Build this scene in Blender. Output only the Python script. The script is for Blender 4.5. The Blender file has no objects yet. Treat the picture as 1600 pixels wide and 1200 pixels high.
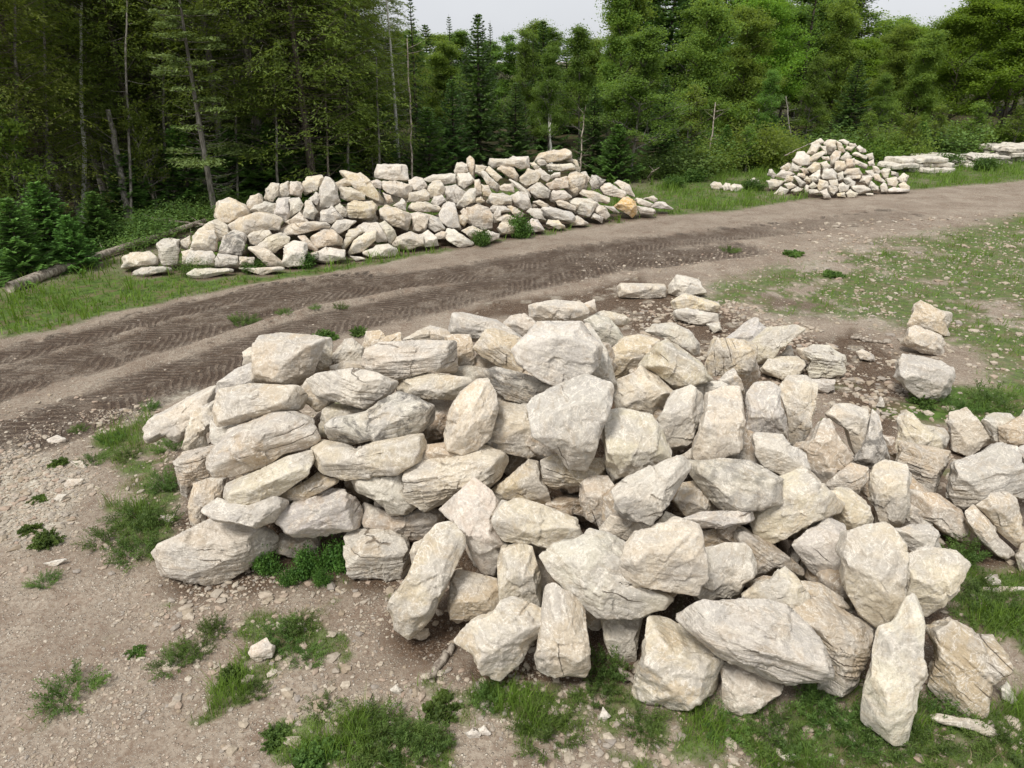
import bpy, math, re
import numpy as np
from mathutils import Matrix, Vector
C = bpy.context.scene.collection
sc = bpy.context.scene
R = math.radians

# ---------------------------------------------------------------- camera, sky, sun, exposure
CAM_H, PITCH, FPX = 5.5, R(24.7), 1111.0
cam_d = bpy.data.cameras.new('camera'); cam = bpy.data.objects.new('camera', cam_d); C.objects.link(cam)
cam.location = (0, 0, CAM_H); cam.rotation_euler = (math.pi/2 - PITCH, 0, 0)
cam_d.sensor_width = 36; cam_d.lens = 36*FPX/1600; cam_d.clip_start = 0.1; cam_d.clip_end = 3000
sc.camera = cam
SUN_EL, SUN_AZ = R(58), R(215)          # azimuth clockwise from +Y: behind the camera, to the left
w = bpy.data.worlds.new('World'); sc.world = w; w.use_nodes = True
nt = w.node_tree; nt.nodes.clear()
sky = nt.nodes.new('ShaderNodeTexSky'); sky.sky_type = 'NISHITA'; sky.sun_disc = False
sky.sun_elevation = SUN_EL; sky.sun_rotation = SUN_AZ; sky.air_density = 1.2; sky.dust_density = 3.0
hs = nt.nodes.new('ShaderNodeHueSaturation'); hs.inputs['Saturation'].default_value = 0.10; hs.inputs['Value'].default_value = 0.8
nt.links.new(sky.outputs[0], hs.inputs['Color'])
# overcast: an even grey cloud deck over the sky texture, with soft darker patches
tc = nt.nodes.new('ShaderNodeTexCoord'); cn = nt.nodes.new('ShaderNodeTexNoise'); cn.inputs['Scale'].default_value = 2.2; cn.inputs['Detail'].default_value = 5
nt.links.new(tc.outputs['Generated'], cn.inputs['Vector'])
cr = nt.nodes.new('ShaderNodeValToRGB'); cr.color_ramp.elements[0].color = (4.2, 4.35, 4.6, 1); cr.color_ramp.elements[1].color = (5.0, 5.1, 5.3, 1)
cr.color_ramp.elements[0].position = .3; cr.color_ramp.elements[1].position = .7
nt.links.new(cn.outputs['Fac'], cr.inputs['Fac'])
mx = nt.nodes.new('ShaderNodeMixRGB'); mx.inputs[0].default_value = 0.8
nt.links.new(hs.outputs[0], mx.inputs[1]); nt.links.new(cr.outputs[0], mx.inputs[2])
bg = nt.nodes.new('ShaderNodeBackground'); bg.inputs['Strength'].default_value = 0.085
out = nt.nodes.new('ShaderNodeOutputWorld'); nt.links.new(mx.outputs[0], bg.inputs[0]); nt.links.new(bg.outputs[0], out.inputs[0])
sd = bpy.data.lights.new('sun', 'SUN'); sd.energy = 1.5; sd.angle = R(16); sd.color = (1.0, .96, .9)
so = bpy.data.objects.new('sun', sd); C.objects.link(so)
sdir = Vector((math.sin(SUN_AZ)*math.cos(SUN_EL), math.cos(SUN_AZ)*math.cos(SUN_EL), math.sin(SUN_EL)))
so.rotation_euler = sdir.to_track_quat('Z', 'Y').to_euler(); so.location = (0, 0, 40)
sc.view_settings.view_transform = 'Standard'; sc.view_settings.look = 'None'
sc.view_settings.exposure = 1.13; sc.view_settings.gamma = 1; sc.view_settings.use_curve_mapping = False
sc.cycles.max_bounces = 5; sc.cycles.diffuse_bounces = 3; sc.cycles.transmission_bounces = 2; sc.cycles.glossy_bounces = 1
sc.cycles.use_denoising = True

# ---------------------------------------------------------------- helpers
F_ = np.array([0, math.cos(PITCH), -math.sin(PITCH)]); R_ = np.array([1., 0, 0]); U_ = np.array([0, math.sin(PITCH), math.cos(PITCH)])
CP = np.array([0, 0, CAM_H])
def ray(px, py): return F_ + R_*((px-800)/FPX) - U_*((py-600)/FPX)
def kk(py): return math.sin(PITCH) + (py-600)/FPX*math.cos(PITCH)       # metres lost per metre of depth
def at(px, py, z=0.):
    """world point seen at a photo pixel, at height z"""
    return CP + ray(px, py)*((CAM_H - z)/kk(py))
_rng = np.random.RandomState(7)
_perm = _rng.permutation(256); _perm = np.concatenate([_perm, _perm, _perm])
_g = _rng.normal(size=(256, 3)); _g /= np.linalg.norm(_g, axis=1)[:, None]
def perlin(p):
    i = np.floor(p).astype(int); f = p - i; i &= 255
    u = f*f*f*(f*(f*6-15)+10); r = 0
    for dx in (0, 1):
        wx = u[:, 0] if dx else 1-u[:, 0]
        for dy in (0, 1):
            wy = u[:, 1] if dy else 1-u[:, 1]
            for dz in (0, 1):
                wz = u[:, 2] if dz else 1-u[:, 2]
                h = _perm[_perm[_perm[(i[:, 0]+dx) & 255] + ((i[:, 1]+dy) & 255)] + ((i[:, 2]+dz) & 255)]
                g = _g[h]
                r = r + wx*wy*wz*((f[:, 0]-dx)*g[:, 0] + (f[:, 1]-dy)*g[:, 1] + (f[:, 2]-dz)*g[:, 2])
    return r
def fbm(p, o=3):
    a, s, r = 1., 1., 0
    for k in range(o): r = r + a*perlin(p*s + 17.3*k); a *= .5; s *= 2.03
    return r
def n2(x, y, s, o=2, seed=0.): return fbm(np.stack([x*s+seed, y*s-seed, np.full_like(x, seed+.37)], 1), o)
def mesh_np(name, V, Fc, mat=None, smooth=True):
    """mesh from a vertex array and one face array (or a list of face arrays of differing sizes)"""
    me = bpy.data.meshes.new(name)
    Fs = [np.asarray(f) for f in (Fc if isinstance(Fc, list) else [Fc]) if len(f)]
    V = np.asarray(V, dtype=np.float32)
    me.vertices.add(len(V)); me.vertices.foreach_set('co', V.ravel())
    nl = sum(f.size for f in Fs); nf = sum(len(f) for f in Fs)
    me.loops.add(nl); me.polygons.add(nf)
    me.loops.foreach_set('vertex_index', np.concatenate([f.ravel() for f in Fs]).astype(np.int32))
    tot = np.concatenate([np.full(len(f), f.shape[1]) for f in Fs]).astype(np.int32)
    st = np.concatenate([[0], np.cumsum(tot)[:-1]]).astype(np.int32)
    me.polygons.foreach_set('loop_start', st)
    me.polygons.foreach_set('use_smooth', np.full(nf, smooth))
    me.update(calc_edges=True); me.validate()
    if mat: me.materials.append(mat)
    return me
def link(name, me, parent=None, loc=None):
    o = bpy.data.objects.new(name, me); C.objects.link(o)
    if parent: o.parent = parent
    if loc is not None: o.location = loc
    return o
def tag(o, label=None, cat=None, group=None, kind=None):
    if label: o['label'] = label
    if cat: o['category'] = cat
    if group: o['group'] = group
    if kind: o['kind'] = kind
    return o
class Geo:
    def __init__(s): s.V = []; s.F = {3: [], 4: []}; s.n = 0
    def add(s, V, F):
        V = np.asarray(V, float); F = np.asarray(F)
        s.V.append(V); s.F[F.shape[1]].append(F + s.n); s.n += len(V)
    def tube(s, P, rad, seg=6):
        P = np.asarray(P, float); n = len(P); rad = np.broadcast_to(rad, n)
        T = np.gradient(P, axis=0); T /= np.linalg.norm(T, axis=1)[:, None] + 1e-9
        ref = np.array([1., 0, 0]) if abs(T[0][0]) < .8 else np.array([0, 1., 0])
        A = np.cross(T, ref); A /= np.linalg.norm(A, axis=1)[:, None] + 1e-9; B = np.cross(T, A)
        a = np.arange(seg)*2*math.pi/seg
        V = P[:, None] + rad[:, None, None]*(A[:, None]*np.cos(a)[None, :, None] + B[:, None]*np.sin(a)[None, :, None])
        i = np.arange(n-1)[:, None]*seg; j = np.arange(seg)[None]; j2 = (j+1) % seg
        s.add(V.reshape(-1, 3), np.stack([i+j, i+j2, i+seg+j2, i+seg+j], -1).reshape(-1, 4))
        for e, o in ((0, 0), (n-1, (n-1)*seg)):
            base = s.n; s.add(P[e][None], np.zeros((0, 3), int))
            f = np.stack([np.full(seg, base), base-n*seg*(1) + o + np.arange(seg) - (0 if e == 0 else 1), base-n*seg + o + (np.arange(seg)+1) % seg - (0 if e == 0 else 1)], 1)
            s.F[3].append(f)
    def leaves(s, P, A, B):
        """diamond leaves: centre P, half length A, half width B"""
        n = len(P)
        V = np.stack([P-A, P+B-A*.1, P+A, P-B-A*.1], 1).reshape(-1, 3)
        s.add(V, np.arange(4*n).reshape(n, 4))
    def mesh(s, name, mat, smooth=True):
        return mesh_np(name, np.concatenate(s.V), [np.concatenate(s.F[k]) for k in (3, 4) if s.F[k]], mat, smooth)

# ---- node helpers
class NT:
    def __init__(s, name):
        s.m = bpy.data.materials.new(name); s.m.use_nodes = True; s.t = s.m.node_tree
        s.b = s.t.nodes['Principled BSDF']; s.b.inputs['Specular IOR Level'].default_value = .25; s.b.inputs['Roughness'].default_value = .9
    def n(s, typ, ins=None, **kw):
        o = s.t.nodes.new('ShaderNode'+typ)
        for k, v in kw.items(): setattr(o, k, v)
        for k, v in (ins or {}).items(): s.put(o.inputs[k], v)
        return o
    def put(s, inp, v):
        if isinstance(v, bpy.types.NodeSocket): s.t.links.new(v, inp)
        else: inp.default_value = v
    def math(s, op, a, b=0., c=0., clamp=False):
        o = s.n('Math', {0: a, 1: b}, operation=op, use_clamp=clamp)
        if op in ('SMOOTHSTEP', 'MULTIPLY_ADD', 'WRAP'): s.put(o.inputs[2], c)
        return o.outputs[0]
    def noise(s, vec, scale, detail=4, rough=.55, dist=0.):
        return s.n('TexNoise', {'Vector': vec, 'Scale': scale, 'Detail': detail, 'Roughness': rough, 'Distortion': dist}).outputs['Fac']
    def map(s, vec, scale=(1, 1, 1), loc=(0, 0, 0)): return s.n('Mapping', {'Vector': vec, 'Scale': scale, 'Location': loc}).outputs[0]
    def ramp(s, fac, lo, hi):   # 0..1 between lo and hi
        o = s.n('MapRange', {'Value': fac, 'From Min': lo, 'From Max': hi}, interpolation_type='SMOOTHSTEP'); return o.outputs[0]
    def mix(s, f, a, b, mode='MIX'): return s.n('MixRGB', {0: f, 1: a, 2: b}, blend_type=mode).outputs[0]
    def bump(s, h, strength, dist, nrm=None):
        o = s.n('Bump', {'Height': h, 'Strength': strength, 'Distance': dist})
        if nrm is not None: s.put(o.inputs['Normal'], nrm)
        return o.outputs[0]
    def attr(s, name): return s.n('Attribute', attribute_name=name).outputs
def rgb(r, g, b): return (r, g, b, 1)

def stone_material(name, layered, fine=1.0):
    t = NT(name); co = t.n('TexCoord').outputs['Object']; oi = t.n('ObjectInfo')
    off = t.n('VectorMath', {0: oi.outputs['Random'], 1: (31., 57., 83.)}, operation='MULTIPLY').outputs[0]
    p = t.n('VectorMath', {0: co, 1: off}, operation='ADD').outputs[0]
    warp = t.noise(p, 1.6*fine, 3)
    st = t.map(p, (1, 1, 7 if layered else 3.2))
    tone = oi.outputs['Color']
    big = t.noise(p, 2.2*fine, 5, .6)
    col = t.mix(t.ramp(big, .42, .60), tone, t.mix(.75, tone, rgb(.47, .455, .44)))
    tanm = t.math('MULTIPLY', t.ramp(t.noise(p, 3.1*fine, 7, .7, .6), .48, .64), t.math('MULTIPLY_ADD', t.math('FRACT', t.math('MULTIPLY', oi.outputs['Random'], 7.3)), .66, .22))
    col = t.mix(tanm, col, t.mix(.5, tone, rgb(.50, .37, .22)))
    # bedding streaks
    bs = t.noise(st, 3.2*fine, 6, .65, .5)
    col = t.mix(t.math('MULTIPLY', t.ramp(bs, .52, .72), .65 if layered else .5), col, rgb(.34, .27, .19))
    col = t.mix(t.math('MULTIPLY', t.ramp(bs, .48, .3), .4), col, rgb(.70, .66, .58))
    # pale scuffs and bruises
    sc_ = t.noise(p, 7.5*fine, 8, .72, 1.2)
    col = t.mix(t.math('MULTIPLY', t.ramp(sc_, .54, .66), .75), col, rgb(.80, .77, .71))
    vn = t.math('ABSOLUTE', t.math('SUBTRACT', t.noise(p, 4.2*fine, 5, .6, 1.5), .5))
    col = t.mix(t.math('MULTIPLY', t.ramp(vn, .020, .002), .75), col, rgb(.78, .75, .70))
    # fine grit
    grit = t.noise(p, 45*fine, 3, .7)
    col = t.mix(t.math('MULTIPLY', t.ramp(grit, .58, .36), .5), col, t.mix(.5, col, rgb(.2, .17, .13)))
    # edges worn pale, hollows darker brown
    pt = t.n('NewGeometry').outputs['Pointiness']
    col = t.mix(t.math('MULTIPLY', t.ramp(pt, .505, .60), .55), col, rgb(.80, .77, .71))
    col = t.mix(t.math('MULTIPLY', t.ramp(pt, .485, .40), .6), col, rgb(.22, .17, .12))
    # lichen and black weathering on the stones that have it (object alpha)
    dk = t.math('MULTIPLY', t.ramp(t.noise(p, 3.4*fine, 8, .75, .8), .46, .6), t.math('SUBTRACT', 1., oi.outputs['Alpha']))
    col = t.mix(t.math('MULTIPLY', dk, .9), col, rgb(.10, .095, .09))
    # dark cracks that open along the bedding, broken off here and there
    z = t.n('SeparateXYZ', {0: p}).outputs[2]
    lc = t.math('ADD', t.math('MULTIPLY', z, 9. if layered else 5.), t.math('MULTIPLY', t.noise(p, 1.0*fine, 3, .55), 2.0))
    lc = t.math('ADD', lc, t.math('MULTIPLY', t.noise(p, 14, 3, .6), .12))
    ld = t.math('ABSOLUTE', t.math('SUBTRACT', t.math('FRACT', lc), .5))
    line = t.ramp(ld, .07 if layered else .035, .0)
    gate = t.ramp(t.noise(t.map(p, (1, 1, 2.0)), 1.7*fine, 2, .5), .53 if layered else .62, .60 if layered else .70)
    crack = t.math('MULTIPLY', line, gate)
    col = t.mix(t.math('MULTIPLY', crack, .8), col, rgb(.13, .095, .065))
    t.put(t.b.inputs['Base Color'], t.mix(1., col, rgb(1.0, .965, .905), 'MULTIPLY'))
    h1 = t.math('ADD', t.math('MULTIPLY', t.noise(st, 4*fine, 8, .65), 1.0 if layered else .5), t.math('MULTIPLY', t.noise(p, 9*fine, 8, .7), .8))
    h2 = t.math('SUBTRACT', h1, t.math('MULTIPLY', crack, .9))
    t.put(t.b.inputs['Normal'], t.bump(grit, .35, .006/fine, t.bump(h2, .75, .05/fine)))
    return t.m
M_STONE = stone_material('limestone', False); M_LAYER = stone_material('layered_limestone', True)

def flat_mat(name, c1, c2, scale, bump=.3, rough=.9):
    t = NT(name); p = t.n('TexCoord').outputs['Object']; n = t.noise(p, scale, 6, .65)
    t.put(t.b.inputs['Base Color'], t.mix(t.ramp(n, .35, .65), rgb(*c1), rgb(*c2)))
    t.put(t.b.inputs['Normal'], t.bump(n, bump, .02)); t.b.inputs['Roughness'].default_value = rough
    return t.m
def bark(name, c1, c2, st=(1, 1, .15), sc_=14, lo=.4, hi=.6):
    t = NT(name); p = t.n('TexCoord').outputs['Object']; n = t.noise(t.map(p, st), sc_, 6, .7)
    t.put(t.b.inputs['Base Color'], t.mix(t.ramp(n, lo, hi), rgb(*c1), rgb(*c2)))
    t.put(t.b.inputs['Normal'], t.bump(n, .6, .02)); return t.m
M_BARK = bark('grey_brown_bark', (.055, .042, .032), (.16, .135, .11))
M_BARKG = bark('grey_bark', (.10, .09, .075), (.26, .24, .21))
M_BIRCH = bark('white_birch_bark', (.07, .06, .05), (.58, .56, .51), (1, 1, 4), 3.0, .33, .42)
M_DEAD = bark('dead_wood', (.15, .12, .095), (.40, .35, .29))
def leaf_mat(name, dark, light, trans=.3, hue=.02):
    t = NT(name); g = t.n('NewGeometry'); oi = t.n('ObjectInfo')
    p = t.n('TexCoord').outputs['Object']
    n = t.math('ADD', t.math('MULTIPLY', g.outputs['Random Per Island'], .5), t.math('MULTIPLY', t.ramp(t.noise(p, 1.6, 3), .38, .62), .5))
    c = t.mix(n, rgb(*dark), rgb(*light))
    c = t.n('HueSaturation', {'Color': c, 'Hue': t.math('MULTIPLY_ADD', oi.outputs['Random'], hue, .5-hue/2), 'Value': t.math('MULTIPLY_ADD', oi.outputs['Random'], .5, .75), 'Saturation': 1.0}).outputs[0]
    t.put(t.b.inputs['Base Color'], c); t.b.inputs['Roughness'].default_value = .6; t.b.inputs['Specular IOR Level'].default_value = .3
    tr = t.n('BsdfTranslucent', {'Color': t.mix(.5, c, rgb(light[0]*1.5, light[1]*1.4, light[2]*.6))})
    ms = t.n('MixShader', {0: trans, 1: t.b.outputs[0], 2: tr.outputs[0]})
    o = [x for x in t.t.nodes if x.type == 'OUTPUT_MATERIAL'][0]; t.t.links.new(ms.outputs[0], o.inputs[0])
    return t.m
M_CEDAR = leaf_mat('cedar_foliage', (.055, .085, .018), (.22, .30, .06), .55, .05)
M_FIR = leaf_mat('fir_needles', (.040, .080, .022), (.14, .24, .062), .35, .03)
M_FIRY = leaf_mat('young_fir_needles', (.04, .10, .02), (.18, .34, .07), .25, .02)
M_PINE = leaf_mat('pine_needles', (.06, .085, .025), (.20, .26, .08), .35, .02)
M_LEAF = leaf_mat('broad_leaves', (.070, .122, .024), (.26, .36, .075), .55, .05)
M_LEAFL = leaf_mat('bright_maple_leaves', (.08, .16, .018), (.25, .40, .055), .5, .03)
M_LEAFD = leaf_mat('dull_aspen_leaves', (.06, .12, .026), (.21, .34, .07), .5, .04)
M_GRASS = leaf_mat('grass_blades', (.06, .11, .016), (.20, .32, .05), .35, .0)
M_PLANT = leaf_mat('leafy_plant_leaves', (.035, .085, .016), (.11, .21, .035), .3, .02)
M_WEED = leaf_mat('weed_leaves', (.045, .090, .020), (.17, .26, .060), .35, .03)
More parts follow.
